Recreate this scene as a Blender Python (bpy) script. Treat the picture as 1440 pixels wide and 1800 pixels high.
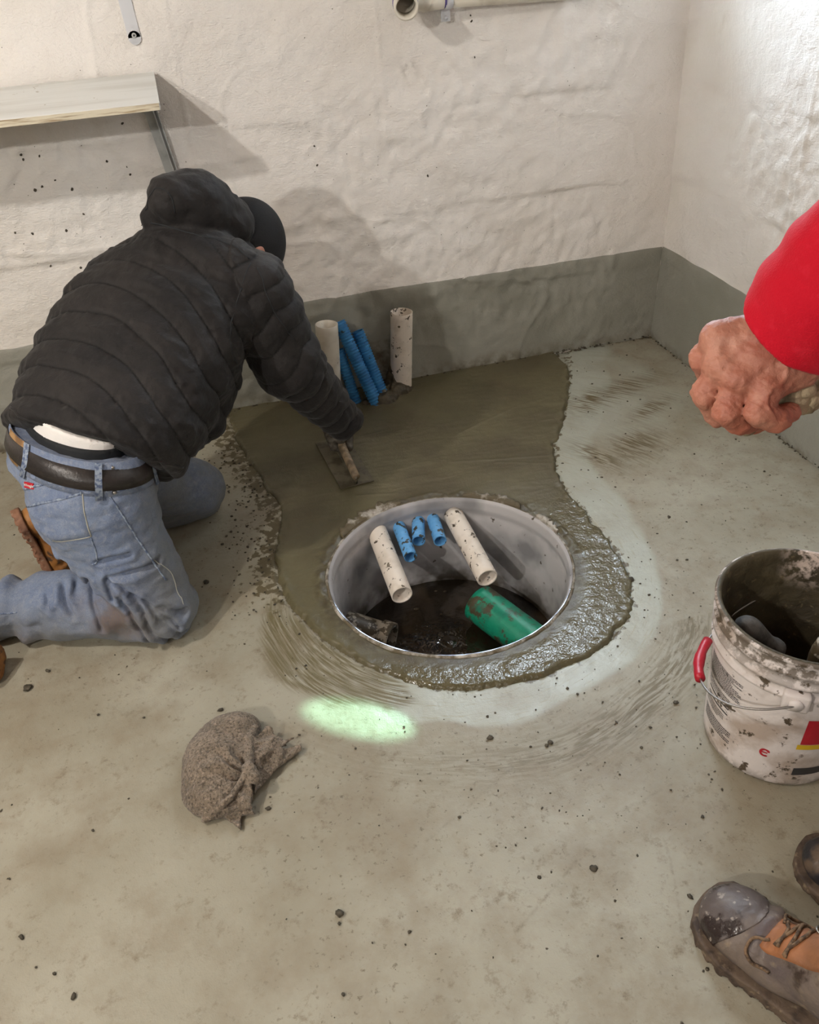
import bpy, bmesh, math, random
import numpy as np
from mathutils import Vector, Matrix

# ---------------------------------------------------------------- camera, world, lights
SC = bpy.context.scene
for o in list(bpy.data.objects): bpy.data.objects.remove(o)
COL = SC.collection
def basis(p, r, y):
    fwd = Vector((-math.sin(y)*math.cos(p), math.cos(y)*math.cos(p), -math.sin(p)))
    right = Vector((math.cos(y), math.sin(y), 0)); up = right.cross(fwd)
    return right*math.cos(r)+up*math.sin(r), up*math.cos(r)-right*math.sin(r), fwd
cd = bpy.data.cameras.new('camera'); cam = bpy.data.objects.new('camera', cd); COL.objects.link(cam)
rr, uu, ff = basis(.6238, -.0734, -.222)
m = Matrix((rr, uu, -ff)).transposed().to_4x4(); m.translation = Vector((0, 0, 1.4))
cam.matrix_world = m
cd.sensor_fit = 'HORIZONTAL'; cd.sensor_width = 36; cd.lens = 36*1457.5/1440; cd.clip_start = .02
SC.camera = cam
SC.view_settings.view_transform = 'Standard'; SC.view_settings.look = 'None'
SC.view_settings.gamma = 1; SC.view_settings.use_curve_mapping = False
SC.view_settings.exposure = 1.05
W = bpy.data.worlds.new('sky'); SC.world = W; W.use_nodes = True
W.node_tree.nodes['Background'].inputs[0].default_value = (.55, .72, 1, 1)
W.node_tree.nodes['Background'].inputs[1].default_value = 6.0
def light(name, typ, loc, power, color, size=.1, target=None, sy=None):
    l = bpy.data.lights.new(name, typ); o = bpy.data.objects.new(name, l); COL.objects.link(o)
    o.location = loc; l.energy = power; l.color = color
    if typ == 'AREA':
        l.size = size
        if sy: l.shape = 'RECTANGLE'; l.size_y = sy
    else: l.shadow_soft_size = size
    if target is not None:
        o.rotation_euler = (Vector(target)-Vector(loc)).to_track_quat('-Z', 'Y').to_euler()
    return o
light('ceiling_bulb', 'POINT', (-1.33, 1.0, 2.22), 44, (1, .955, .90), .04)
light('hanging_bulb', 'POINT', (-1.75, -.55, 2.0), 62, (1, .955, .90), .04)
light('room_lamp', 'AREA', (-.4, -1.6, 2.3), 10, (1, .96, .91), 1.2, (.2, .4, 0))
# daylight coming down through the small window, and the narrow greenish beam that gets through the glass
light('window_daylight', 'AREA', (1.22, 3.05, 1.80), 34, (.74, .87, 1), .62, (1.22, 1.9, 1.2), .5)
sp = light('green_beam', 'SPOT', (1.30, 2.98, 1.86), 420, (.50, 1, .72), .012, (0.1220, 1.2009, 0.0000))
sp.data.spot_size = math.radians(4.6); sp.data.spot_blend = .55; sp.scale = (1.3, .30, 1)

# ---------------------------------------------------------------- numpy shape kit
#SDFBEGIN
import numpy as np
A3 = lambda *v: np.array(v, float)
def nrm(v): v = np.asarray(v, float); return v/np.linalg.norm(v)
_rs = np.random.RandomState(7); _T = _rs.rand(256).astype(np.float32); _P = _rs.permutation(256)
def vnoise(p):
    p = np.asarray(p, np.float32); i = np.floor(p).astype(np.int32); f = p-i; f = f*f*(3-2*f); out = 0
    for dx in (0, 1):
        for dy in (0, 1):
            for dz in (0, 1):
                h = _T[_P[(_P[(_P[(i[..., 0]+dx) & 255]+i[..., 1]+dy) & 255]+i[..., 2]+dz) & 255]]
                w = (f[..., 0] if dx else 1-f[..., 0])*(f[..., 1] if dy else 1-f[..., 1])*(f[..., 2] if dz else 1-f[..., 2])
                out = out+h*w
    return out*2-1
def fbm(p, n=3):
    p = np.asarray(p, np.float32); s = 0; a = 1
    for k in range(n): s = s+a*vnoise(p*2**k+k*17.3); a *= .5
    return s
def smin(a, b, k):
    h = np.clip(.5+.5*(b-a)/k, 0, 1); return b+(a-b)*h-k*h*(1-h)
def sstep(a, b, x): t = np.clip((x-a)/(b-a), 0, 1); return t*t*(3-2*t)
def cone(p, a, b, ra, rb):
    a = np.asarray(a, float); b = np.asarray(b, float); ba = b-a
    t = np.clip(((p-a)@ba)/(ba@ba), 0, 1)
    return np.linalg.norm(p-a-t[..., None]*ba, axis=-1)-(ra+(rb-ra)*t)
def ell(p, c, r, R=None):
    q = p-np.asarray(c, float)
    if R is not None: q = q@np.asarray(R).T
    r = np.asarray(r, float); k0 = np.linalg.norm(q/r, axis=-1); k1 = np.linalg.norm(q/(r*r), axis=-1)
    return k0*(k0-1)/np.maximum(k1, 1e-6)
def chain(p, pts, rs, k=.01):
    d = None
    for i in range(len(pts)-1):
        e = cone(p, pts[i], pts[i+1], rs[i], rs[i+1]); d = e if d is None else smin(d, e, k)
    return d
def frame(z, x):
    z = nrm(z); x = nrm(x-z*(np.asarray(x)@z)); return np.array([x, np.cross(z, x), z])

# --- kneeling man: joints
HEM = A3(-0.3156, 1.8000, 0.4690); NECK = A3(-0.0008, 2.1400, 0.7608)
S_ = nrm(NECK-HEM); L_ = A3(.70, -.62, -.32); L_ = nrm(L_-S_*(L_@S_)); N_ = np.cross(L_, S_)
if N_[2] < 0: N_ = -N_
TL = np.linalg.norm(NECK-HEM)
RSH = A3(0.1021, 2.0200, 0.6752); RSH2 = A3(0.1229, 2.0200, 0.5947); RELB = A3(0.1615, 2.0200, 0.4619); RWR = A3(0.3128, 2.1700, 0.1761); RHAND = A3(0.3190, 2.2000, 0.0923)
LSH = A3(-0.0512, 2.2400, 0.6810); LELB = A3(-0.0646, 2.2400, 0.4737); LWR = A3(-0.1320, 2.1000, 0.3356)
HEAD = A3(0.1136, 2.2200, 0.7085)
FACE = nrm(A3(.74, .25, -.62)); FACEUP = frame(FACE, A3(.55, .35, .6))[0]
WAIST = A3(-0.3519, 1.8000, 0.4843); UP = nrm(A3(.30, .12, .92)); FP = A3(.88, .36, 0); FP = nrm(FP-UP*(FP@UP)); RP = np.cross(FP, UP)
RHIP = A3(-0.3547, 1.7000, 0.3442); RKNEE = A3(-0.2696, 1.6300, 0.0708); RANK = A3(-0.6836, 1.7700, 0.0553)
LHIP = A3(-0.4212, 1.9300, 0.3115); LKNEE = A3(-0.1538, 2.1000, 0.0831); LANK = A3(-0.5179, 2.0600, 0.0638)
_TS = np.array([-.12, .0, .12, .3, .5, .7, .85, .97, 1.06])
_TW = np.array([.192, .203, .221, .228, .230, .222, .185, .115, .07])
_TD = np.array([.150, .152, .150, .148, .150, .145, .125, .10, .07])
def torso(p):
    q = p-HEM; s = (q@S_)/TL; l = q@L_; n = q@N_
    w = np.interp(s, _TS, _TW); d = np.interp(s, _TS, _TD)
    sh = -.018*np.sin(np.clip(s, 0, 1)*np.pi)
    l = l-sh
    e = (np.abs(l/w)**2.4+np.abs((n+np.interp(s, [-.1, .5], [.0, .03]))/d)**2.4)**(1/2.4)
    v = (e-1)*np.minimum(w, d)*.95
    cap = np.maximum((s-1.03)*TL, -(s+.085-.05*np.clip(l/w, -1, 1)*1)*TL)
    return -smin(-v, -cap, .02)
HOODC = A3(-0.0069, 2.1600, 0.8397)
def hood(p):
    q = p-HOODC
    d = chain(p, [A3(-0.0404, 2.1200, 0.8811), A3(0.0093, 2.1500, 0.8538), A3(0.0735, 2.1800, 0.7915)], [.070, .083, .078], .03)
    roll = chain(p, [A3(-0.0891, 2.1200, 0.8436), A3(-0.0046, 2.1200, 0.7952), A3(0.0957, 2.1400, 0.7209)], [.042, .050, .045], .02)
    return smin(d, roll, .008)
def sleeve(p):
    d = chain(p, [RSH-N_*.01, RSH2, RELB, RWR], [.092, .093, .087, .056], .03)
    ax = nrm(RWR-RELB); return -smin(-d, -((p-RWR)@ax-.012), .012)
def jacket(p, stitch=False):
    d = torso(p)
    d = smin(d, chain(p, [NECK-S_*.05-L_*.02, RSH], [.11, .094], .05), .05)
    d = smin(d, sleeve(p), .014)
    d = smin(d, chain(p, [LSH, LELB, LWR], [.075, .07, .05], .03), .03)
    d = smin(d, hood(p), .012)
    flap = chain(p, [A3(-0.0235, 1.9700, 0.4712), A3(-0.0784, 1.9000, 0.4125), A3(-0.1359, 1.8400, 0.3927)], [.055, .048, .036], .03)
    d = smin(d, flap, .02)
    # quilting
    q = p-HEM; s = q@S_; l = q@L_
    wl = sstep(.02, .05, torso(p)+.05)
    lc_ = np.clip(l, -.22, .2); ps = (s*TL+.12*lc_+.95*lc_*lc_+.003*vnoise(p*14))/.042
    qt = np.abs(ps-np.round(ps))*2
    back = 1-sstep(.34, .42, s-.2*l)  # yoke has wider lines
    puff = np.clip(qt, 1e-3, 1)**.30
    ds = sleeve(p); sl = ds < torso(p)-.004
    ax = nrm(RWR-RSH2); t = (p-RSH2)@ax; sx = (p-RSH2)@nrm(np.cross(ax, N_))
    pa = (t-.40*np.abs(sx-.02)+.004*vnoise(p*15))/.062
    qa = np.sqrt(np.abs(pa-np.round(pa))*2+1e-4)
    ho = sstep(-.006, .006, hood(p)-np.minimum(torso(p), ds))
    amp = np.where(sl, .0085*qa, .0100*puff*(.30+.70*back))*ho
    wr = .0035*fbm(p*A3(16, 16, 16), 3)+.0018*fbm(p*A3(48, 48, 48), 2)+.003*vnoise(np.stack([s*60, l*14, t*20], -1))+.0025*vnoise(np.stack([s*18, l*95, s*9], -1))*(1-qt)
    if stitch: return np.clip(np.where(sl, sstep(.10, .02, np.abs(pa-np.round(pa))*2), sstep(.10, .02, qt))*ho, 0, 1)
    return d+.006-amp-wr*(1-.3*ho)
WL = np.linalg.norm
FOLDS = [[(-0.3522, 1.5600, 0.2344), (-0.3242, 1.5600, 0.2029), (-0.2912, 1.5600, 0.1571), (-0.2675, 1.5600, 0.0983), (-0.2250, 1.5600, 0.0258)], [(-0.2912, 1.5600, 0.1571), (-0.2682, 1.5600, 0.1291), (-0.2291, 1.5600, 0.0627)], [(-0.2597, 1.5600, 0.1319), (-0.2119, 1.5600, 0.0869)], [(-0.3374, 1.5600, 0.1810), (-0.3271, 1.5600, 0.1055), (-0.3113, 1.5600, 0.0416), (-0.2889, 1.5600, 0.0060)], [(-0.3534, 1.5600, 0.2298), (-0.3565, 1.5600, 0.1658)], [(-0.3079, 1.5600, 0.1828), (-0.3008, 1.5600, 0.1334), (-0.2903, 1.5600, 0.0686), (-0.2563, 1.5600, 0.0128)], [(-0.4735, 1.5600, 0.2686), (-0.4985, 1.5600, 0.2379), (-0.4955, 1.5600, 0.1965), (-0.5061, 1.5600, 0.1494)], [(-0.4642, 1.5600, 0.2562), (-0.4837, 1.5600, 0.2032), (-0.4776, 1.5600, 0.1618), (-0.4636, 1.5600, 0.1114)], [(-0.4428, 1.5600, 0.2551), (-0.4499, 1.5600, 0.1933), (-0.4480, 1.5600, 0.1528)], [(-0.5340, 1.5600, 0.2760), (-0.5251, 1.5600, 0.2256), (-0.5171, 1.5600, 0.1737), (-0.5197, 1.5600, 0.1288)], [(-0.3540, 1.5600, 0.2826), (-0.2899, 1.5600, 0.2847)], [(-0.3462, 1.5600, 0.2428), (-0.3018, 1.5600, 0.2370), (-0.2393, 1.5600, 0.2364)], [(-0.4008, 1.5600, 0.2231), (-0.4093, 1.5600, 0.1570), (-0.4037, 1.5600, 0.0744)], [(-0.5585, 1.5600, 0.2764), (-0.5679, 1.5600, 0.2297), (-0.5662, 1.5600, 0.1608)]]
def jeans(p):
    q = p-WAIST; u = q@UP; fx = q@FP; rx = q@RP
    e = np.sqrt((fx/.135)**2+(rx/.185)**2+1e-9); g = 1+.0*u
    top = np.maximum((e-1)*.135, np.abs(u+.03)-.05)
    pel = ell(p, WAIST-UP*.075+FP*.01, A3(.138, .180, .12), np.array([FP, RP, UP]))
    d = smin(top, pel, .05)
    d = smin(d, cone(p, RHIP, RKNEE+A3(0, 0, .01), .128, .088), .04)
    d = smin(d, cone(p, LHIP, LKNEE+A3(0, 0, .01), .11, .082), .04)
    d = smin(d, ell(p, RHIP+FP*.0+UP*.03, A3(.122, .122, .122)), .05)
    d = smin(d, ell(p, LHIP+FP*.02+UP*.03, A3(.11, .11, .11)), .05)
    ra = RANK+nrm(RANK-RKNEE)*.0
    calf = chain(p, [RKNEE-A3(0, 0, .008), RKNEE*.5+RANK*.5+A3(0, 0, .012), ra], [.080, .082, .072], .02)
    lc = chain(p, [LKNEE-A3(0, 0, .008), LKNEE*.5+LANK*.5, LANK], [.078, .078, .062], .02)
    d = smin(d, calf, .014); d = smin(d, lc, .014)
    d = np.maximum(d, u-.001)
    # folds fanning out from the back of the knee and bunched round the ankle
    pw = p*A3(1, 0, 1)+A3(.005, 0, .005)*vnoise(p*24)[..., None]; f = 0.
    for fl_ in FOLDS:
        dm = None
        for i in range(len(fl_)-1):
            e = cone(pw, A3(*fl_[i])*A3(1, 0, 1), A3(*fl_[i+1])*A3(1, 0, 1), 0, 0); dm = e if dm is None else np.minimum(dm, e)
        f = f-.0085*np.exp(-(dm/.0055)**2)+.0040*np.exp(-((dm-.014)/.008)**2)
    f = f*sstep(1.70, 1.66, p[..., 1])
    ax = nrm(RANK-RKNEE); t = (p-RKNEE)@ax; z = p[..., 2]
    f2 = .010*sstep(.22, .34, t)*(calf < .03)*np.sin((t*62+z*18)+2.2*vnoise(p*9))
    f3 = .0035*np.sin((t*20+z*60)+3*vnoise(p*7))*(calf < .02)
    f4 = .0035*fbm(p*A3(9, 9, 30), 3)+.0018*fbm(p*A3(36, 36, 50), 2)
    fl = -(z-.004)
    return -smin(-(d-f-f2-f3-f4), -fl, .012)
def shirtbelow(p):
    q = p-WAIST; u = q@UP; fx = q@FP; rx = q@RP
    e = np.sqrt(((fx+.004)/.108)**2+(rx/.160)**2+1e-9)
    return e, u
# --- standing worker's left hand in the foreground
H = {}
for k_, v_ in dict(wr=(0.4271, 0.5059, 1.1171), mc1=(0.3766, 0.5240, 1.1161), mc2=(0.3728, 0.5106, 1.1019), mc3=(0.3796, 0.4962, 1.0956), mc4=(0.3939, 0.4842, 1.0898),
    a1=(0.3696, 0.5314, 1.0986), a2=(0.3820, 0.5382, 1.0765), b1=(0.3624, 0.5106, 1.0781), b2=(0.3761, 0.5121, 1.0571), b3=(0.3969, 0.5184, 1.0475),
    c1=(0.3675, 0.4868, 1.0731), c2=(0.3810, 0.4879, 1.0606), c3=(0.4037, 0.4978, 1.0506), d1=(0.3836, 0.4715, 1.0777), d2=(0.3986, 0.4705, 1.0687), d3=(0.4168, 0.4775, 1.0669),
    t1=(0.4124, 0.5409, 1.0887), t2=(0.4047, 0.5527, 1.0708), t3=(0.4097, 0.5482, 1.0515), fore=(0.4651, 0.4922, 1.1706), heel=(0.4221, 0.4934, 1.1006)).items(): H[k_] = np.array(v_)
c_fwd = nrm(H['mc3'])-A3(0, 0, 0); c_fwd = nrm(H['mc3']-A3(0, 0, 1.4))
def fhand(p):
    g = H; d = chain(p, [g['fore'], g['wr']], [.031, .0285], .01)
    d = smin(d, cone(p, g['wr'], g['mc1'], .025, .0145), .016)
    d = smin(d, cone(p, g['wr'], g['mc2'], .024, .0145), .012)
    d = smin(d, cone(p, g['wr'], g['mc3'], .024, .014), .012)
    d = smin(d, cone(p, g['heel'], g['mc4'], .021, .013), .014)
    fi = chain(p, [g['mc1'], g['a1'], g['a2']], [.0110, .0105, .0090], .003)
    for ks, rs in ((('mc2', 'b1', 'b2', 'b3'), (.0108, .0102, .0095, .0082)), (('mc3', 'c1', 'c2', 'c3'), (.0112, .0108, .0096, .0082)), (('mc4', 'd1', 'd2', 'd3'), (.0116, .0110, .0100, .0082)), (('wr', 't1', 't2', 't3'), (.016, .013, .011, .009))):
        fi = smin(fi, chain(p, [g[k] for k in ks], rs, .002), .0012)
    d = smin(d, fi, .0035)
    for k in ('mc1', 'mc2', 'mc3', 'mc4'): d = smin(d, ell(p, g[k]-(g['t1']-g['mc3'])*.12, A3(.0105, .0105, .0105)), .006)
    # tendons, veins, knuckle skin
    t = .0
    for k in ('mc1', 'mc2', 'mc3', 'mc4'):
        t = t+.0022*np.exp(-(np.maximum(cone(p, g['wr']+(g[k]-g['wr'])*.25, g[k], 0, 0)-.0125, 0)/.0030)**2)
    for k in ('b1', 'c1', 'd1', 'a1', 'mc2', 'mc3', 'mc4'):
        ax_ = nrm(g['d3']-g['b1']) if k[0] != 'm' else nrm(g['mc3']-g['wr']); q_ = (p-g[k]); r_ = np.linalg.norm(q_, axis=-1)
        t = t+.0005*np.sin((q_@nrm(g['c1']-g['wr']))*1500)*np.exp(-(r_/.012)**2)
    t = t+.0012*fbm(p*70, 3)+.0006*vnoise(p*260)
    vein = np.abs(vnoise(p*38+5)); t = t+.0014*np.exp(-(vein/.09)**2)
    return d-t
def fsleeve(p):
    g = H; ax = nrm(g['fore']-g['wr'])
    a = A3(0.4285, 0.5064, 1.1252); b = A3(0.4583, 0.4833, 1.1848)
    d = chain(p, [a-ax*.05, a*.45+b*.55, b], [.0385, .046, .052], .03)
    tilt = nrm(ax-c_fwd*.55)
    cut = (A3(0.4335, 0.5052, 1.1257)-p)@tilt
    d = -smin(-d, -cut, .003)
    d = d-.0022*fbm(p*22, 2)-.0010*np.sin(((p-a)@ax)*160+4*vnoise(p*9))
    inner = cone(p, a-ax*.05, b, .033, .045)
    return np.maximum(d, -np.maximum(inner, -cut-.012))
#SDFEND

def sdf_mesh(fn, lo, hi, h, C=4):
    lo = np.array(lo, float); hi = np.array(hi, float)
    n = np.ceil((hi-lo)/(h*C)).astype(int)
    ax = [lo[i]+np.arange(n[i]+1)*h*C for i in range(3)]
    G = np.stack(np.meshgrid(*ax, indexing='ij'), -1)
    cdv = fn(G.reshape(-1, 3)).reshape(G.shape[:3])
    # block active if any corner near
    near = np.abs(cdv) < h*C*1.9
    B = np.zeros(n, bool); sg = np.zeros(n)
    for a in (0, 1):
        for b in (0, 1):
            for c in (0, 1):
                B |= near[a:a+n[0], b:b+n[1], c:c+n[2]]
                sg += cdv[a:a+n[0], b:b+n[1], c:c+n[2]]
    F = np.where(np.repeat(np.repeat(np.repeat(sg, C, 0), C, 1), C, 2) > 0, 1., -1.).astype(np.float32)
    F = np.pad(F, ((0, 1),)*3, mode='edge')
    bi = np.argwhere(B)
    off = np.stack(np.meshgrid(*[np.arange(C+1)]*3, indexing='ij'), -1).reshape(-1, 3)
    idx = (bi[:, None, :]*C+off[None]).reshape(-1, 3)
    key = np.unique((idx[:, 0]*F.shape[1]+idx[:, 1])*F.shape[2]+idx[:, 2])
    ii = np.stack(np.unravel_index(key, F.shape), -1)
    F.reshape(-1)[key] = fn(lo+ii*h)
    s = F < 0
    sh = [k-1 for k in F.shape]
    cnt = np.zeros(sh, np.int8)
    for a in (0, 1):
        for b in (0, 1):
            for c in (0, 1): cnt += s[a:a+sh[0], b:b+sh[1], c:c+sh[2]]
    act = np.argwhere((cnt > 0) & (cnt < 8))
    vid = -np.ones(sh, np.int64); vid[tuple(act.T)] = np.arange(len(act))
    acc = np.zeros((len(act), 3)); num = np.zeros(len(act))
    cs = [(a, b, c) for a in (0, 1) for b in (0, 1) for c in (0, 1)]
    for p0 in cs:
        for k in range(3):
            if p0[k]: continue
            p1 = list(p0); p1[k] = 1
            f0 = F[tuple((act+p0).T)]; f1 = F[tuple((act+p1).T)]
            m_ = (f0 < 0) != (f1 < 0); t = np.where(m_, f0/(f0-f1+1e-12), 0)
            pt = np.array(p0, float)[None]+0*acc; pt[:, k] = t
            acc += pt*m_[:, None]; num += m_
    V = lo+(act+acc/num[:, None])*h
    Q = []
    for k in range(3):
        o = [slice(1, sh[j]) for j in range(3)]; o[k] = slice(0, sh[k])
        o2 = list(o); o2[k] = slice(1, sh[k]+1)
        e = np.argwhere(s[tuple(o)] != s[tuple(o2)])+np.array([0 if j == k else 1 for j in range(3)])
        ins = s[tuple(e.T)]
        u, v = (k+1) % 3, (k+2) % 3
        def at_(du, dv):
            q = e.copy(); q[:, u] -= du; q[:, v] -= dv; return vid[tuple(q.T)]
        quad = np.stack([at_(1, 1), at_(0, 1), at_(0, 0), at_(1, 0)], 1)
        quad[~ins] = quad[~ins][:, ::-1]
        Q.append(quad)
    Q = np.concatenate(Q); Q = Q[(Q >= 0).all(1)]
    for it in range(2):
        d = fn(V); e = h*.4
        g = np.stack([fn(V+np.eye(3)[i]*e)-d for i in range(3)], -1)/e
        g2 = np.maximum((g*g).sum(-1), .2)
        V = V-np.clip(d/g2, -h*.5, h*.5)[:, None]*g
    return V, Q

# ---------------------------------------------------------------- objects
def pydata(name, V, F, mat=None, parent=None, smooth=True, attrs=None):
    V = np.asarray(V, np.float32); me = bpy.data.meshes.new(name)
    if isinstance(F, np.ndarray):
        nf, k = F.shape
        me.vertices.add(len(V)); me.vertices.foreach_set('co', V.ravel())
        me.loops.add(nf*k); me.loops.foreach_set('vertex_index', F.astype(np.int32).ravel())
        me.polygons.add(nf); me.polygons.foreach_set('loop_start', np.arange(0, nf*k, k, dtype=np.int32))
        me.update(calc_edges=True)
    else:
        me.from_pydata([tuple(map(float, v)) for v in V], [], F)
    me.polygons.foreach_set('use_smooth', [smooth]*len(me.polygons))
    for k, a in (attrs or {}).items():
        at = me.attributes.new(k, 'FLOAT', 'POINT'); at.data.foreach_set('value', np.asarray(a, np.float32).ravel())
    if mat: me.materials.append(mat)
    o = bpy.data.objects.new(name, me); COL.objects.link(o)
    if parent: o.parent = parent
    return o
def tag(o, label=None, cat=None, group=None, kind=None):
    if label: o['label'] = label
    if cat: o['category'] = cat
    if group: o['group'] = group
    if kind: o['kind'] = kind
    return o
def empty(name, label, cat, group=None):
    o = bpy.data.objects.new(name, None); COL.objects.link(o); o.empty_display_size = .05
    return tag(o, label, cat, group)
def merge(parts):
    V = []; F = []; n = 0
    for v, f in parts:
        V += [tuple(x) for x in v]; F += [tuple(i+n for i in q) for q in f]; n += len(v)
    return V, F
def sweep(pts, rad, n=12, caps=True, rad2=None, up=None, closed=False):
    pts = [Vector(tuple(map(float, p))) for p in pts]; m_ = len(pts)
    if not hasattr(rad, '__len__'): rad = [rad]*m_
    V = []; F = []; x = None
    for i, p in enumerate(pts):
        a = pts[i-1] if (i or closed) else p; b = pts[(i+1) % m_] if (i < m_-1 or closed) else p
        t = (b-a).normalized()
        if x is None:
            x = Vector(tuple(up)) if up is not None else (Vector((0, 0, 1)) if abs(t.z) < .9 else Vector((1, 0, 0)))
        elif up is not None: x = Vector(tuple(up))
        x = (x-t*x.dot(t)).normalized(); y = t.cross(x)
        for k in range(n):
            th = 2*math.pi*k/n
            V.append(p+x*math.cos(th)*(rad2 if rad2 else rad[i])+y*math.sin(th)*rad[i])
    for i in range(m_ if closed else m_-1):
        j = (i+1) % m_
        for k in range(n): F.append((i*n+k, i*n+(k+1) % n, j*n+(k+1) % n, j*n+k))
    if caps and not closed:
        F.append(tuple(range(n))[::-1]); F.append(tuple((m_-1)*n+k for k in range(n)))
    return [tuple(v) for v in V], F
def pipe(a, b, ro, ri, n=28, seg=2, ribs=0, rib=.0, noise=0, cl=True):
    """open pipe from a to b (open at both ends) with wall thickness"""
    a = np.array(a, float); b = np.array(b, float); fr = frame(b-a, A3(0, 0, 1) if abs(nrm(b-a)[2]) < .9 else A3(1, 0, 0))
    prof = []
    L = np.linalg.norm(b-a)
    if ribs:
        k = ribs*4
        for i in range(k+1): prof.append((i/k*L, ro-(rib if (i % 4) in (2, 3) else 0)))
    else:
        for i in range(seg+1): prof.append((i/seg*L, ro))
    prof.append((L+.0005, (ro+ri)/2)); prof.append((L, ri)); prof.append((L*.5, ri)); prof.append((0, ri))
    V = []; F = []
    for s, r in prof:
        for k in range(n):
            th = 2*math.pi*k/n; V.append(a+fr[2]*s+(fr[0]*math.cos(th)+fr[1]*math.sin(th))*r)
    m_ = len(prof)
    for i in range(m_):
        j = (i+1) % m_
        for k in range(n): F.append((i*n+k, i*n+(k+1) % n, j*n+(k+1) % n, j*n+k))
    return [tuple(v) for v in V], F
def box(c, R_, sz, bev=0):
    c = np.array(c, float); R_ = np.asarray(R_, float); bm = bmesh.new(); bmesh.ops.create_cube(bm, size=1)
    for v in bm.verts:
        v.co = Vector([v.co[i]*sz[i] for i in range(3)])
    if bev: bmesh.ops.bevel(bm, geom=list(bm.edges), offset=bev, segments=2, affect='EDGES', profile=.6)
    V = [tuple(c+np.array(v.co)@R_) for v in bm.verts]; F = [tuple(v.index for v in f.verts) for f in bm.faces]; bm.free()
    return V, F
def lathe(c, prof, n=64, a0=0, a1=2*math.pi, wob=None):
    V = []; F = []; full = abs(a1-a0-2*math.pi) < 1e-6; cols = n if full else n+1
    for r, z in prof:
        for k in range(cols):
            th = a0+(a1-a0)*k/n; w = wob(th, z) if wob else 0
            V.append((c[0]+(r+w)*math.cos(th), c[1]+(r+w)*math.sin(th), c[2]+z))
    for i in range(len(prof)-1):
        for k in range(n):
            k2 = (k+1) % cols; F.append((i*cols+k, i*cols+k2, (i+1)*cols+k2, (i+1)*cols+k))
    return V, F

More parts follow.
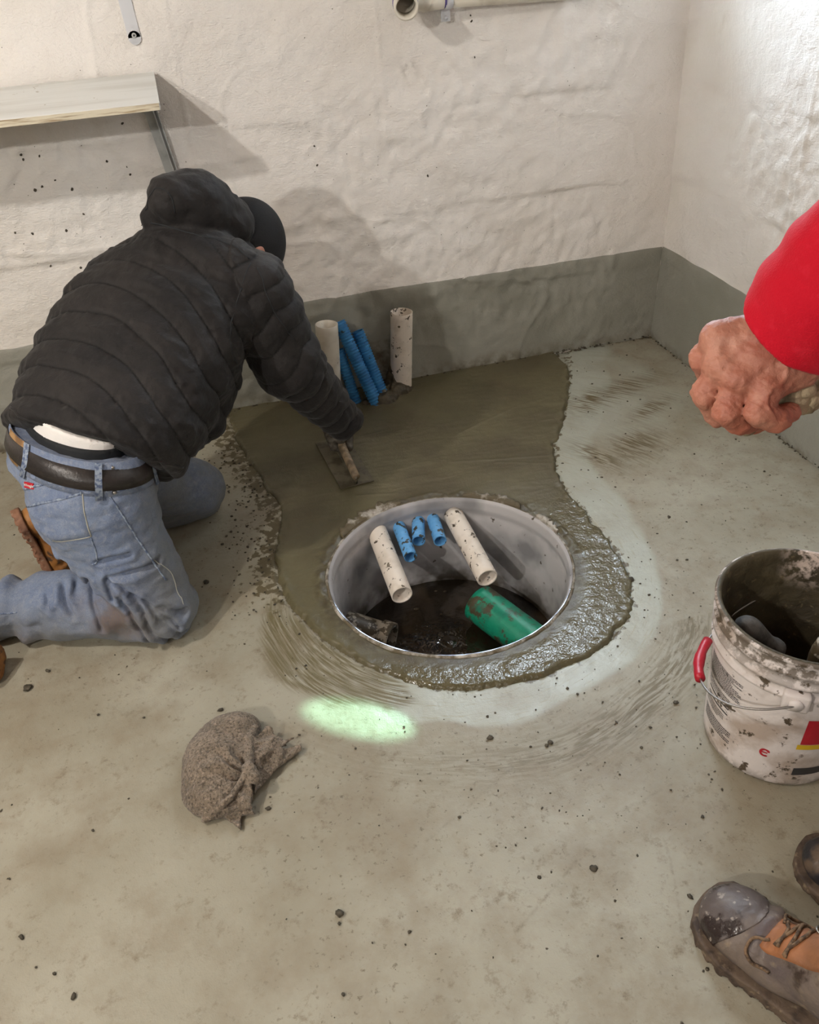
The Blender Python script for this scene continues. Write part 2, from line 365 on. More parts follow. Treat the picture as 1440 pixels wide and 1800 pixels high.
# ---------------------------------------------------------------- materials
def srgb(c): return tuple((x/255/12.92 if x/255 <= .04045 else ((x/255+.055)/1.055)**2.4) for x in c)+(1,)
def mat(name, base, rough=.7, layers=(), bumps=(), metal=0, spec=.5, coat=0, rvar=None, sheen=0, sss=0, trans=0, rlayers=()):
    """layers: dict(c, s=scale, lo, hi, det, st=stretch xyz, attr, amt);  bumps: (scale, distance, detail, stretch)"""
    m_ = bpy.data.materials.new(name); m_.use_nodes = True; nt = m_.node_tree; N = nt.nodes; Lk = nt.links.new
    b = N['Principled BSDF']; tc = N.new('ShaderNodeTexCoord')
    def noise(s, det=3, st=None, dist=0, rgh=.55, seed=0, co=None):
        mp = N.new('ShaderNodeMapping'); Lk(co or tc.outputs['Object'], mp.inputs[0])
        mp.inputs['Scale'].default_value = st or (1, 1, 1); mp.inputs['Location'].default_value = (seed*3.1, seed*1.7, seed*.9)
        n = N.new('ShaderNodeTexNoise'); Lk(mp.outputs[0], n.inputs['Vector']); n.inputs['Scale'].default_value = s
        n.inputs['Detail'].default_value = det; n.inputs['Roughness'].default_value = rgh; n.inputs['Distortion'].default_value = dist
        return n.outputs['Fac']
    def mask(d, seed):
        out = None
        if 's' in d:
            co = None
            if 'uv' in d:
                cx = N.new('ShaderNodeCombineXYZ')
                for i_, an in enumerate(d['uv']):
                    aa = N.new('ShaderNodeAttribute'); aa.attribute_name = an; Lk(aa.outputs['Fac'], cx.inputs[i_])
                co = cx.outputs[0]
            f = noise(d['s'], d.get('det', 3), d.get('st'), d.get('dist', 0), d.get('rgh', .55), seed, co)
            mr = N.new('ShaderNodeMapRange'); Lk(f, mr.inputs[0]); mr.inputs[1].default_value = d['lo']; mr.inputs[2].default_value = d['hi']
            out = mr.outputs[0]
            if 'attr' in d and d.get('mode') == 'shift':   # the attribute moves the noise threshold
                at = N.new('ShaderNodeAttribute'); at.attribute_name = d['attr']
                ad = N.new('ShaderNodeMath'); ad.operation = 'MULTIPLY_ADD'; Lk(at.outputs['Fac'], ad.inputs[0]); ad.inputs[1].default_value = d.get('k', .3); Lk(f, ad.inputs[2])
                Lk(ad.outputs[0], mr.inputs[0])
                if d.get('gate'):
                    mu = N.new('ShaderNodeMath'); mu.operation = 'MULTIPLY'; Lk(out, mu.inputs[0]); g_ = N.new('ShaderNodeMath'); g_.operation = 'MULTIPLY'; g_.use_clamp = True
                    Lk(at.outputs['Fac'], g_.inputs[0]); g_.inputs[1].default_value = d['gate']; Lk(g_.outputs[0], mu.inputs[1]); out = mu.outputs[0]
        if 'attr' in d and d.get('mode') != 'shift':
            at = N.new('ShaderNodeAttribute'); at.attribute_name = d['attr']
            if out is None: out = at.outputs['Fac']
            else:
                mu = N.new('ShaderNodeMath'); mu.operation = 'MULTIPLY'; Lk(out, mu.inputs[0]); Lk(at.outputs['Fac'], mu.inputs[1]); out = mu.outputs[0]
        mu = N.new('ShaderNodeMath'); mu.operation = 'MULTIPLY'; mu.use_clamp = True; Lk(out, mu.inputs[0]); mu.inputs[1].default_value = d.get('amt', 1)
        return mu.outputs[0]
    cur = None; rcur = None
    for i, d in enumerate(layers):
        mk = mask(d, i+1)
        if 'c' in d:
            mx = N.new('ShaderNodeMix'); mx.data_type = 'RGBA'; Lk(mk, mx.inputs[0])
            if cur is None: mx.inputs[6].default_value = srgb(base)
            else: Lk(cur, mx.inputs[6])
            mx.inputs[7].default_value = srgb(d['c']); cur = mx.outputs[2]
        if 'r' in d:
            rx = N.new('ShaderNodeMix'); Lk(mk, rx.inputs[0])
            if rcur is None: rx.inputs[2].default_value = rough
            else: Lk(rcur, rx.inputs[2])
            rx.inputs[3].default_value = d['r']; rcur = rx.outputs[0]
    b.inputs['Base Color'].default_value = srgb(base)
    if cur is not None: Lk(cur, b.inputs['Base Color'])
    b.inputs['Roughness'].default_value = rough
    if rcur is not None: Lk(rcur, b.inputs['Roughness'])
    b.inputs['Metallic'].default_value = metal; b.inputs['Specular IOR Level'].default_value = spec
    b.inputs['Coat Weight'].default_value = coat; b.inputs['Sheen Weight'].default_value = sheen
    if sss: b.inputs['Subsurface Weight'].default_value = sss; b.inputs['Subsurface Radius'].default_value = (.012, .004, .002)
    prev = None
    for i, bp in enumerate(bumps):
        s, dist, det = bp[:3]; st = bp[3] if len(bp) > 3 else None
        f = noise(s, det, st, .3, .6, i+9)
        if len(bp) > 4 and bp[4]:
            at = N.new('ShaderNodeAttribute'); at.attribute_name = bp[4]
            mu = N.new('ShaderNodeMath'); mu.operation = 'MULTIPLY'; Lk(f, mu.inputs[0]); Lk(at.outputs['Fac'], mu.inputs[1]); f = mu.outputs[0]
        bn = N.new('ShaderNodeBump'); bn.inputs['Strength'].default_value = 1; bn.inputs['Distance'].default_value = dist
        Lk(f, bn.inputs['Height'])
        if prev is not None: Lk(prev, bn.inputs['Normal'])
        prev = bn.outputs[0]
    if prev is not None: Lk(prev, b.inputs['Normal'])
    return m_
MUD = (66, 59, 44); WET = (92, 84, 62)
mWall = mat('plaster', (232, 228, 223), .62, [dict(c=(224, 218, 210), s=2.2, lo=.42, hi=.7), dict(c=(196, 184, 165), s=9, lo=.66, hi=.80, amt=.35), dict(c=(120, 108, 92), attr='dirt', s=30, lo=.45, hi=.65)],
            [(26, .0055, 4), (90, .0022, 3, (1, 1, 3.0)), (9, .009, 3), (260, .0008, 2)])
mBand = mat('grey_paint', (148, 147, 137), .55, [dict(c=(136, 135, 124), s=3, lo=.4, hi=.65), dict(c=(150, 149, 138), s=14, lo=.6, hi=.75, amt=.6), dict(c=(86, 74, 54), attr='dirt', s=22, lo=.40, hi=.60)],
            [(26, .0030, 4), (90, .0012, 3, (1, 1, 3.0)), (260, .0005, 2)])
mFloor = mat('painted_concrete_floor', (162, 158, 142), .50, [
    dict(c=(144, 138, 120), s=2.4, lo=.36, hi=.66, det=5),
    dict(c=(128, 115, 94), s=7, lo=.46, hi=.74, amt=.75, det=6, rgh=.65),
    dict(c=(112, 100, 80), s=28, lo=.56, hi=.70, amt=.70, det=7, rgh=.75),
    dict(c=(92, 82, 64), s=75, lo=.60, hi=.68, amt=.75, det=4, rgh=.7, attr='scuff'),
    dict(c=(168, 171, 159), attr='clean', s=5, lo=.15, hi=.5, r=.34),
    dict(c=(150, 143, 116), attr='clean', uv=('pu', 'pv', 'pv'), s=1, st=(170, 9, 1), lo=.56, hi=.68, amt=.45),
    dict(c=(106, 97, 68), attr='smear', uv=('pu', 'pv', 'pv'), s=1, st=(230, 6, 1), lo=.32, hi=.58, amt=1, det=4),
    dict(c=(100, 88, 62), attr='swirl', uv=('pu', 'pv', 'pv'), s=1, st=(150, 12, 1), lo=.42, hi=.58, amt=1.3, det=4),
    dict(c=(92, 82, 58), attr='splat', mode='shift', s=42, lo=.72, hi=.78, k=.28, det=4, gate=6),
    dict(c=(88, 78, 60), attr='line', s=60, lo=.35, hi=.6, amt=.45)],
    [(60, .0012, 5), (14, .002, 3), (300, .0004, 2), ])
mPatch = mat('fresh_wet_concrete', (97, 91, 67), .42, [dict(c=(84, 77, 56), s=5, lo=.40, hi=.66, det=3), dict(c=(108, 101, 78), s=3, st=(1, 2, 1), lo=.55, hi=.75, amt=.6),
    dict(c=(74, 66, 48), attr='rimdirt', s=60, lo=.35, hi=.6), dict(c=(92, 86, 64), attr='wetness', r=.10)],
    [(22, .0018, 4), (8, .004, 2, (1, 2.5, 1)), (110, .0016, 2, (1, 1, 1), 'wetness'), (40, .0040, 2, (1, 1, 1), 'wetness'), (240, .0005, 2)])
mMud = mat('mortar', (78, 70, 52), .6, [dict(c=(60, 52, 38), s=40, lo=.4, hi=.6)], [(60, .002, 4)])
mCrumb = mat('dark_mortar_crumbs', (66, 60, 48), .7, [dict(c=(92, 84, 68), s=60, lo=.5, hi=.7)], [(300, .001, 2)])
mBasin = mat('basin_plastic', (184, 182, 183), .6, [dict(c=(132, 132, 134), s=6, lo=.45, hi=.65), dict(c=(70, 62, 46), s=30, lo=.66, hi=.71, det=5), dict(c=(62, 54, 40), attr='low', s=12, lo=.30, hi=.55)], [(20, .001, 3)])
mRim = mat('basin_rim_plastic', (182, 176, 166), .7, [dict(c=(96, 86, 66), s=11, lo=.40, hi=.52, det=7, rgh=.7)], [(40, .003, 4)])
mWater = mat('murky_water', (40, 33, 22), .06, [dict(c=(58, 46, 32), s=9, lo=.45, hi=.65), dict(c=(26, 21, 15), s=4, lo=.5, hi=.65)], [(14, .004, 3), (40, .0015, 2)], spec=.8)
def pvc(nm, base, thr): return mat(nm, base, .42, [dict(c=(70, 60, 44), s=48, lo=thr, hi=thr+.025, det=5, rgh=.6), dict(c=(168, 156, 136), s=16, lo=.5, hi=.7, amt=.4)], [(60, .001, 3)])
mPvc = pvc('white_pvc', (226, 216, 203), .60); mPvcClean = pvc('clean_white_pvc', (222, 216, 202), .69); mPvcDirty = pvc('muddy_pvc', (158, 150, 136), .47)
mBlue = mat('blue_plastic', (60, 134, 190), .45, [dict(c=(44, 60, 62), s=36, lo=.64, hi=.68, det=5), dict(c=(44, 112, 168), s=20, lo=.45, hi=.6)], [(60, .001, 3)])
mBlueL = mat('light_blue_plastic', (98, 162, 216), .42, [dict(c=(58, 58, 50), s=46, lo=.575, hi=.60, det=5)], [(60, .001, 3)])
mGreen = mat('green_plastic', (22, 140, 108), .4, [dict(c=(74, 66, 48), s=15, lo=.505, hi=.55, det=8, rgh=.75), dict(c=(14, 112, 88), s=30, lo=.5, hi=.7)], [(60, .001, 3)])
mHole = mat('purple_primer', (92, 80, 150), .5)
mJacket = mat('black_nylon', (29, 27, 27), .68, [dict(c=(40, 37, 36), s=7, lo=.45, hi=.7), dict(c=(76, 72, 68), s=24, lo=.68, hi=.78, amt=.4, det=5), dict(c=(10, 10, 11), attr='stitch', amt=.85)], [(45, .0022, 3), (160, .0007, 2)], sheen=.08, spec=.25)
mCap = mat('black_knit', (18, 18, 20), .85, [], [(250, .001, 2)])
mDenim = mat('worn_denim', (124, 138, 162), .85, [dict(c=(94, 108, 138), s=13, lo=.42, hi=.70, det=7, rgh=.7, amt=.8), dict(c=(154, 160, 170), s=70, lo=.48, hi=.70, det=6, rgh=.75, amt=.75), dict(c=(116, 117, 112), attr='grime', s=9, lo=.15, hi=.55, amt=.8, det=6), dict(c=(108, 90, 74), attr='stain', s=14, lo=.35, hi=.58, amt=.8), dict(c=(70, 84, 116), s=420, lo=.45, hi=.6, st=(1, 1, 3), amt=.35)],
             [(500, .0006, 2, (1, 1, .5)), (40, .002, 3)], sheen=.1, spec=.25)
mSeam = mat('denim_seam', (146, 158, 174), .85, [dict(c=(84, 98, 128), s=130, lo=.42, hi=.6)], [(300, .001, 2)])
mThread = mat('stitch_thread', (158, 158, 150), .8)
mTee = mat('white_cotton', (235, 232, 228), .85, [], [(60, .002, 3)])
mBlack = mat('black_fabric', (26, 29, 32), .8, [], [(100, .001, 2)])
mBelt = mat('black_leather', (42, 38, 37), .38, [dict(c=(78, 70, 66), s=9, lo=.5, hi=.75, amt=.6)], [(120, .0008, 3)])
mTan = mat('tan_leather', (164, 128, 84), .6, [dict(c=(120, 88, 54), s=30, lo=.45, hi=.65)], [(120, .001, 3)])
mBoot = mat('tan_boot_leather', (162, 110, 56), .55, [dict(c=(118, 76, 40), s=16, lo=.45, hi=.65, det=4), dict(c=(74, 54, 38), s=38, lo=.60, hi=.66, det=5)], [(80, .0012, 3)])
mSoleT = mat('brown_rubber_sole', (138, 98, 74), .7, [dict(c=(98, 66, 48), s=24, lo=.45, hi=.6), dict(c=(160, 140, 118), s=60, lo=.62, hi=.7)], [(60, .0015, 3)])
mBootG = mat('dusty_boot_leather', (112, 99, 89), .52, [dict(c=(86, 76, 78), s=9, lo=.45, hi=.62, det=4), dict(c=(58, 45, 38), s=13, lo=.58, hi=.64, det=6, r=.3), dict(c=(140, 124, 104), s=34, lo=.56, hi=.68, det=5, amt=.7), dict(c=(128, 84, 50), attr='warm', s=8, lo=.2, hi=.5)],
             [(70, .0018, 4), (22, .004, 3)])
mCapToe = mat('scuffed_toe_cap', (88, 78, 74), .5, [dict(c=(114, 104, 98), s=12, lo=.48, hi=.62, det=4), dict(c=(46, 36, 34), s=13, lo=.53, hi=.58, det=6, r=.22), dict(c=(148, 138, 128), s=70, lo=.62, hi=.68, det=3)], [(50, .002, 4)])
mBootB = mat('black_boot_leather', (40, 38, 42), .35, [dict(c=(92, 76, 62), s=16, lo=.52, hi=.60, det=5), dict(c=(74, 76, 86), s=40, lo=.62, hi=.70)], [(40, .003, 3)])
mSoleD = mat('muddy_sole_rubber', (96, 80, 66), .75, [dict(c=(62, 50, 42), s=30, lo=.45, hi=.6), dict(c=(132, 116, 94), s=50, lo=.6, hi=.7)], [(60, .003, 4)])
mLeatherO = mat('orange_suede', (160, 104, 66), .6, [dict(c=(128, 84, 54), s=14, lo=.45, hi=.65)], [(120, .0012, 3)])
mLace = mat('brown_lace', (124, 98, 72), .75, [dict(c=(70, 54, 40), s=110, lo=.45, hi=.6)], [(400, .001, 2)])
mSteel = mat('worn_steel', (170, 168, 165), .3, [dict(c=(110, 108, 104), s=60, lo=.5, hi=.7)], metal=1)
mSkin = mat('skin', (166, 114, 94), .62, [dict(c=(142, 82, 64), s=26, lo=.42, hi=.66, det=4), dict(c=(186, 140, 120), s=60, lo=.55, hi=.75, amt=.5), dict(c=(160, 88, 66), attr='tips', amt=.75), dict(c=(140, 96, 80), s=120, lo=.64, hi=.72, amt=.5)], [(190, .0009, 4), (600, .0003, 2), (45, .0012, 3)], sss=.12)
mGlove = mat('dirty_grey_glove', (98, 92, 82), .8, [dict(c=(66, 60, 50), s=60, lo=.4, hi=.6)], [(120, .001, 3)])
mRed = mat('red_cotton', (172, 5, 30), .85, [dict(c=(192, 32, 52), s=90, lo=.55, hi=.75, det=4, amt=.5)], [(700, .0005, 2), (90, .0006, 3)], sheen=.05, spec=.2)
mCloth = mat('tan_rag_cloth', (158, 142, 116), .9, [dict(c=(112, 100, 78), s=50, lo=.45, hi=.6)], [(130, .002, 4)])
mRag = mat('dirty_terry_cloth', (138, 124, 107), .97, [dict(c=(104, 92, 76), s=16, lo=.42, hi=.66, det=6, rgh=.7), dict(c=(72, 62, 50), s=210, lo=.48, hi=.62, det=3, amt=.8), dict(c=(168, 150, 132), s=150, lo=.54, hi=.68, amt=.7)], [(330, .0040, 3), (120, .003, 3)], sheen=.2)
mBucket = mat('white_bucket_plastic', (216, 208, 204), .42, [dict(c=(176, 160, 148), s=10, lo=.48, hi=.66, det=5), dict(c=(80, 68, 54), s=30, lo=.60, hi=.64, det=6, rgh=.65), dict(c=(84, 72, 56), attr='mud', s=42, lo=.42, hi=.52, det=6, rgh=.65)], [(50, .0015, 4)])
mBucketIn = mat('mortar_coated_plastic', (74, 66, 46), .62, [dict(c=(54, 47, 33), s=9, lo=.42, hi=.64, det=4), dict(c=(98, 88, 64), s=60, lo=.62, hi=.70), dict(c=(196, 180, 168), attr='bare', s=55, lo=.42, hi=.55, det=6)], [(26, .006, 5)])
mGrip = mat('red_plastic', (176, 22, 44), .4, [], [(90, .0006, 2)])
mWire = mat('galvanised_wire', (150, 146, 142), .42, metal=.8)
mHandle = mat('dark_grey_handle', (78, 75, 71), .75, [dict(c=(58, 56, 54), s=40, lo=.45, hi=.6)], [(80, .001, 3)])
mInk = mat('black_print', (52, 50, 52), .6); mInkRed = mat('red_print', (178, 28, 44), .5); mInkY = mat('yellow_print', (216, 178, 40), .5)
mShelf = mat('white_painted_plywood', (222, 224, 221), .5, [dict(c=(208, 209, 204), s=6, st=(.3, 3, 1), lo=.45, hi=.6), dict(c=(150, 136, 110), s=30, lo=.68, hi=.74)], [(60, .0008, 3, (.2, 3, 1))])
mEdge = mat('raw_plywood_edge', (222, 214, 192), .6, [dict(c=(140, 116, 84), s=16, st=(.4, 1, 12), lo=.56, hi=.66, det=4), dict(c=(176, 156, 124), s=70, st=(.2, 1, 3), lo=.5, hi=.7)], [(60, .001, 3)])
mBrk = mat('white_powder_coat', (206, 208, 212), .4, [dict(c=(190, 192, 196), s=20, lo=.5, hi=.7)])
mBrkG = mat('grey_galvanised_bracket', (176, 178, 176), .42, [dict(c=(150, 152, 150), s=20, lo=.5, hi=.7)])
mTrowel = mat('mortar_smeared_steel', (106, 99, 82), .5, [dict(c=(74, 68, 52), s=20, lo=.45, hi=.6)], [(60, .001, 3)])
mTHandle = mat('worn_wooden_handle', (134, 116, 92), .55, [dict(c=(96, 82, 62), s=30, st=(1, 1, 1), lo=.45, hi=.6)])
mCeil = mat('ceiling_boards', (128, 108, 84), .8, [dict(c=(96, 78, 58), s=4, st=(12, .5, 1), lo=.4, hi=.6)]); mConc = mat('bare_concrete', (120, 117, 110), .85, [dict(c=(98, 95, 88), s=4, lo=.4, hi=.6)], [(20, .003, 4)]); mWood = mat('white_window_frame', (220, 220, 216), .5)
mJeans2 = mat('dark_work_trousers', (60, 62, 70), .85, [], [(200, .001, 2)])

# ---------------------------------------------------------------- room shell
BX, BY = 1.636, 2.713
def wall_disp(u, z, k):
    p = np.stack([u*1., z*1., 0*u+k*5.7], -1)
    d = .0045*fbm(p*A3(2.3, 2.3, 1), 2)+.0016*fbm(p*A3(11, 15, 1), 3)
    # rough plaster patches with trowelled edges
    w = sstep(.05, .35, fbm(p*A3(1.7, 2.6, 1)+9, 2)); d += w*.0022*fbm(p*A3(34, 26, 1), 3)
    r = np.abs(vnoise(p*A3(3.1, 4.2, 1)+31)); d += .0024*np.exp(-(r/.035)**2)*sstep(0, .5, vnoise(p*A3(2, 2, 1)+3)+.3)
    # formwork lines
    for zz, a in ((.30, .002), (.60, .0028), (.905, .0022)):
        q = z-zz-.012*vnoise(p*A3(5, 0, 1)+zz*9); d += a*np.tanh(q/.004)*np.exp(-(q/.05)**2)*(.4+.6*vnoise(p*A3(4, 0, 1)+2))
    for uu in ((.04, .62, 1.2) if k == 0 else (2.05,)):
        q = u-uu-.01*vnoise(p*A3(0, 4, 1)+uu*5); d += .0022*np.exp(-(q/.004)**2)*sstep(.3, .5, z)
    return d*1.7
def grid(us, vs, fn, name, mat_, attrs=None, keep=None, parent=None, flip=False):
    U, V_ = np.meshgrid(us, vs, indexing='ij'); P = fn(U, V_).reshape(-1, 3)
    n, k = U.shape; i = np.arange(n-1)[:, None]*k+np.arange(k-1)[None]; i = i.ravel()
    Q = np.stack([i, i+k, i+k+1, i+1], 1)
    if flip: Q = Q[:, ::-1]
    if keep is not None:
        c = .25*(np.stack([U.ravel(), V_.ravel()], -1)[Q].sum(1)); Q = Q[keep(c[:, 0], c[:, 1])]
        used = np.unique(Q); mp = -np.ones(len(P), int); mp[used] = np.arange(len(used)); Q = mp[Q]; P = P[used]
    else: used = slice(None)
    at = {k_: f(U, V_).ravel()[used] for k_, f in (attrs or {}).items()}
    return pydata(name, P, Q, mat_, parent, True, at)
def lin(a, b, h): return np.linspace(a, b, int(round((b-a)/h))+1)
X0, Y0, ZC = -2.6, -2.6, 2.4
WX0, WX1, WZ0, WZ1 = .92, 1.50, 1.55, 2.05       # window opening in the back wall
us = np.concatenate([lin(X0, -1.0, .2)[:-1], lin(-1.0, BX+.021, .007)]); zs = np.concatenate([lin(-.02, 1.36, .007), lin(1.36, WZ0, .05)[1:], lin(WZ0, WZ1, .1)[1:], lin(WZ1, ZC, .1)[1:]])
us = np.unique(np.round(np.append(us, [WX0, WX1]), 5))
fade = lambda u, z: sstep(-1.0, -.85, u)*(1-sstep(1.25, 1.36, z))
bd = lambda u, z: BY-wall_disp(u, z, 0)*fade(u, z)
tag(grid(us, zs, lambda U, Z: np.stack([U, bd(U, Z), Z], -1), 'wall_back', mWall, {'dirt': lambda U, Z: .8*np.exp(-((U-.71)/.02)**2)*np.exp(-((Z-1.02)/.03)**2)},
    keep=lambda u, z: ~((u > WX0) & (u < WX1) & (z > WZ0) & (z < WZ1))), 'rough white painted plaster wall behind the kneeling man', kind='structure')
ys = np.concatenate([lin(Y0, .6, .2)[:-1], lin(.6, BY+.021, .007)])
fr_ = lambda y, z: sstep(.6, .8, y)*(1-sstep(1.25, 1.36, z))
rd = lambda y, z: BX-wall_disp(y, z, 1)*fr_(y, z)
zs2 = np.concatenate([lin(-.02, 1.36, .007), lin(1.36, ZC, .2)[1:]])
tag(grid(ys, zs2, lambda U, Z: np.stack([rd(U, Z), U, Z], -1), 'wall_right', mWall, {'dirt': lambda U, Z: 0*U}, flip=True), 'rough white painted plaster wall on the right', kind='structure')
def flat(name, pts, mat_, label):
    return tag(pydata(name, pts, [(0, 1, 2, 3)], mat_, None, False), label, kind='structure')
flat('wall_left', [(X0, Y0, 0), (X0, BY, 0), (X0, BY, ZC), (X0, Y0, ZC)], mConc, 'bare concrete wall on the far left')
flat('wall_front', [(X0, Y0, 0), (BX, Y0, 0), (BX, Y0, ZC), (X0, Y0, ZC)], mConc, 'bare concrete wall behind the photographer')
flat('ceiling', [(X0, Y0, ZC), (BX, Y0, ZC), (BX, BY, ZC), (X0, BY, ZC)], mCeil, 'plain pale ceiling above the room')
# baseboard bands: thick grey paint coat a little proud of the plaster
BH = .355
def bandtop(u): return BH+.003*vnoise(np.stack([u*14, 0*u, 0*u], -1))
us_b = np.concatenate([lin(X0, -1.0, .2)[:-1], lin(-1.0, BX, .007)]); vs_b = lin(0, 1, .02)
def band(U, V_, f, k):
    z = V_*bandtop(U+k); th = .0022*np.clip((1-V_)*60, 0, 1); return f(U, z)-th, z
def bb_(U, V_): y, z = band(U, V_, bd, 0); return np.stack([U, y, z], -1)
def rb_(U, V_): x, z = band(U, V_, rd, 3); return np.stack([x, U, z], -1)
vd = lambda U, V_: np.clip(1.15-V_*6.5, 0, 1)*(.6+.4*vnoise(np.stack([U*9, V_*3, 0*U], -1)))+.9*np.exp(-((U-.55)/.05)**2)*(V_ < .5)
tag(grid(us_b, vs_b, bb_, 'baseboard_back', mBand, {'dirt': vd}), 'grey painted band along the foot of the back wall', kind='structure')
tag(grid(np.concatenate([lin(Y0, .6, .2)[:-1], lin(.6, BY, .007)]), vs_b, rb_, 'baseboard_right', mBand, {'dirt': lambda U, V_: np.clip(.7-V_*8, 0, 1)}, flip=True), 'grey painted band along the foot of the right wall', kind='structure')
# window in the back wall, above the picture
wv, wf = merge([box(((WX0+WX1)/2, BY+.02+.15, WZ0-.02), np.eye(3), (WX1-WX0+.08, .34, .04)), box(((WX0+WX1)/2, BY+.17, WZ1+.02), np.eye(3), (WX1-WX0+.08, .30, .04)),
    box((WX0-.02, BY+.17, (WZ0+WZ1)/2), np.eye(3), (.04, .30, WZ1-WZ0)), box((WX1+.02, BY+.17, (WZ0+WZ1)/2), np.eye(3), (.04, .30, WZ1-WZ0))])
win = tag(pydata('window_1', wv, wf, mWood, None, False), 'small basement window high in the back wall', kind='structure')
pydata('sash_bar', *box(((WX0+WX1)/2, BY+.27, (WZ0+WZ1)/2), np.eye(3), (.03, .03, WZ1-WZ0)), mWood, win, False)

# ---------------------------------------------------------------- floor, with the basin hole
CX, CY, BR = .459, 1.609, .3227
PATCH = np.array([[(-0.0288, 2.7190), (-0.0160, 2.4914), (0.0056, 2.3872), (0.0292, 2.2700), (0.0473, 2.1551), (0.0803, 2.0541), (0.0566, 1.9439), (0.0251, 1.8187), (0.0180, 1.7205), (0.0267, 1.6238), (0.0583, 1.5468), (0.0883, 1.4738), (0.1306, 1.4056), (0.1844, 1.3398), (0.2381, 1.2851), (0.3029, 1.2315), (0.3818, 1.1967), (0.4720, 1.1880), (0.5552, 1.1925), (0.6452, 1.2085), (0.7298, 1.2375), (0.7947, 1.2857), (0.8451, 1.3428), (0.8821, 1.4203), (0.8983, 1.4988), (0.9030, 1.5737), (0.8991, 1.6701), (0.9008, 1.7861), (0.8983, 1.8809), (0.9246, 1.9881), (0.9669, 2.0907), (1.0407, 2.2057), (1.1305, 2.3617), (1.2453, 2.6043), (1.3041, 2.7305)]])[0]
PATCH[0, 1] = PATCH[-1, 1] = BY+.02
def polydist(px, py, poly):
    """signed distance, negative inside"""
    P = np.stack([px, py], -1); d = np.full(px.shape, 1e9); ins = np.zeros(px.shape, bool); n = len(poly)
    for i in range(n):
        a = poly[i]; b = poly[(i+1) % n]; e = b-a; w = P-a
        t = np.clip((w@e)/(e@e), 0, 1); q = w-t[..., None]*e; d = np.minimum(d, (q**2).sum(-1))
        c = ((a[1] > py) != (b[1] > py)) & (px < (b[0]-a[0])*(py-a[1])/((b[1]-a[1]) if b[1] != a[1] else 1e-9)+a[0]); ins ^= c
    return np.where(ins, -1, 1)*np.sqrt(d)
SMEAR = np.array([[(0.0020, 1.7020), (-0.0439, 1.6034), (-0.0625, 1.5043), (-0.0467, 1.4111), (0.0062, 1.3205), (0.0722, 1.2555), (0.1899, 1.2085), (0.2651, 1.2007), (0.2322, 1.2726), (0.1702, 1.3483), (0.0856, 1.4747), (0.0331, 1.5881)]])[0]
def nz(X, Y, s, k=0, n=3): return fbm(np.stack([X*s, Y*s, 0*X+k], -1), n)
def floor_pd(X, Y): return polydist(X, Y, PATCH)
_cache = {}
def FD(X, Y):
    if 'a' not in _cache: _cache['a'] = (polydist(X, Y, PATCH), polydist(X, Y, SMEAR))
    return _cache['a']
def a_clean(X, Y):
    d = FD(X, Y)[0]; r = np.hypot(X-CX, Y-CY)
    w = .12+.05*nz(X, Y, 3, 2)
    m_ = (1-sstep(w*.75, w, d))*(d > -.02)
    side = sstep(-.30, -.05, (X-.30)*.9-(Y-1.25)*.25+.0)            # right and bottom side of the patch only
    back = sstep(2.0, 2.15, Y)*sstep(.95, 1.05, X)*(1-sstep(1.34, 1.46, X+.10*nz(X, Y, 4)))*.75
    return np.clip(np.maximum(m_*side*np.where(X > .2, 1, .5), back), 0, 1)
def a_smear(X, Y): return 1-sstep(-.02, .014, FD(X, Y)[1]+.012*nz(X, Y, 14))
def a_swirl(X, Y):
    s = 0
    for cx, cy, rx, ry, a in ((1.20, 2.0, .10, .07, .5), (1.20, 2.32, .12, .06, .35), (1.33, 2.36, .16, .05, .3), (1.36, 2.20, .10, .035, .5), (1.06, 1.98, .04, .09, .4), (1.12, 2.56, .018, .07, .0)):
        c, sn = math.cos(a), math.sin(a); u = (X-cx)*c+(Y-cy)*sn; v = -(X-cx)*sn+(Y-cy)*c
        s = np.maximum(s, np.exp(-(u/rx)**2-(v/ry)**2))
    s = np.maximum(s, .7*np.exp(-((X-CX-.3)/.5)**2)*np.exp(-((np.hypot(X-CX, Y-CY)-.62)/.05)**2)*(Y < 1.25))
    return s
def a_splat(X, Y):
    d = FD(X, Y)[0]
    left = (1-sstep(.0, .16, d))*(1-sstep(.12, .3, X))*sstep(1.55, 1.7, Y)
    edge = (1-sstep(0, .022, d))*.8
    wall = (1-sstep(.0, .03, BY-Y))*.9+(1-sstep(.0, .03, BX-X))*.7
    return np.clip(np.maximum(np.maximum(left*1.1, edge), wall), 0, 1)
def a_scuff(X, Y): return np.clip(.45+.55*sstep(-.15, .55, X)*(1-.5*sstep(1.3, 2.2, Y))+.6*nz(X, Y, 3, 5), 0, 1)
def seg(X, Y, a, b, w): 
    return np.exp(-(cone(np.stack([X, Y, 0*X], -1), A3(a[0], a[1], 0), A3(b[0], b[1], 0), 0, 0)/w)**2)
def a_line(X, Y):
    X2 = X+.008*nz(X, Y, 9); s = seg(X2, Y, (0.2786, 0.6678), (0.4272, 0.7568), .0022)
    for a, b in (((0.5572, 0.8259), (0.6850, 0.8517)), ((0.5488, 0.5855), (0.6063, 0.7542)), ((0.1836, 0.8742), (0.3927, 0.9800)), ((1.3158, 1.5622), (1.4016, 1.4950))):
        s = np.maximum(s, .8*seg(X2, Y, a, b, .0018))
    return s
def a_pu(X, Y): return np.hypot(X-CX, Y-CY)+.012*nz(X, Y, 4)
def a_pv(X, Y): return np.arctan2(Y-CY, X-CX)+.05*nz(X, Y, 5, 3)
xs = lin(-1.05, BX+.03, .0045); ysf = lin(.22, BY+.03, .0045)
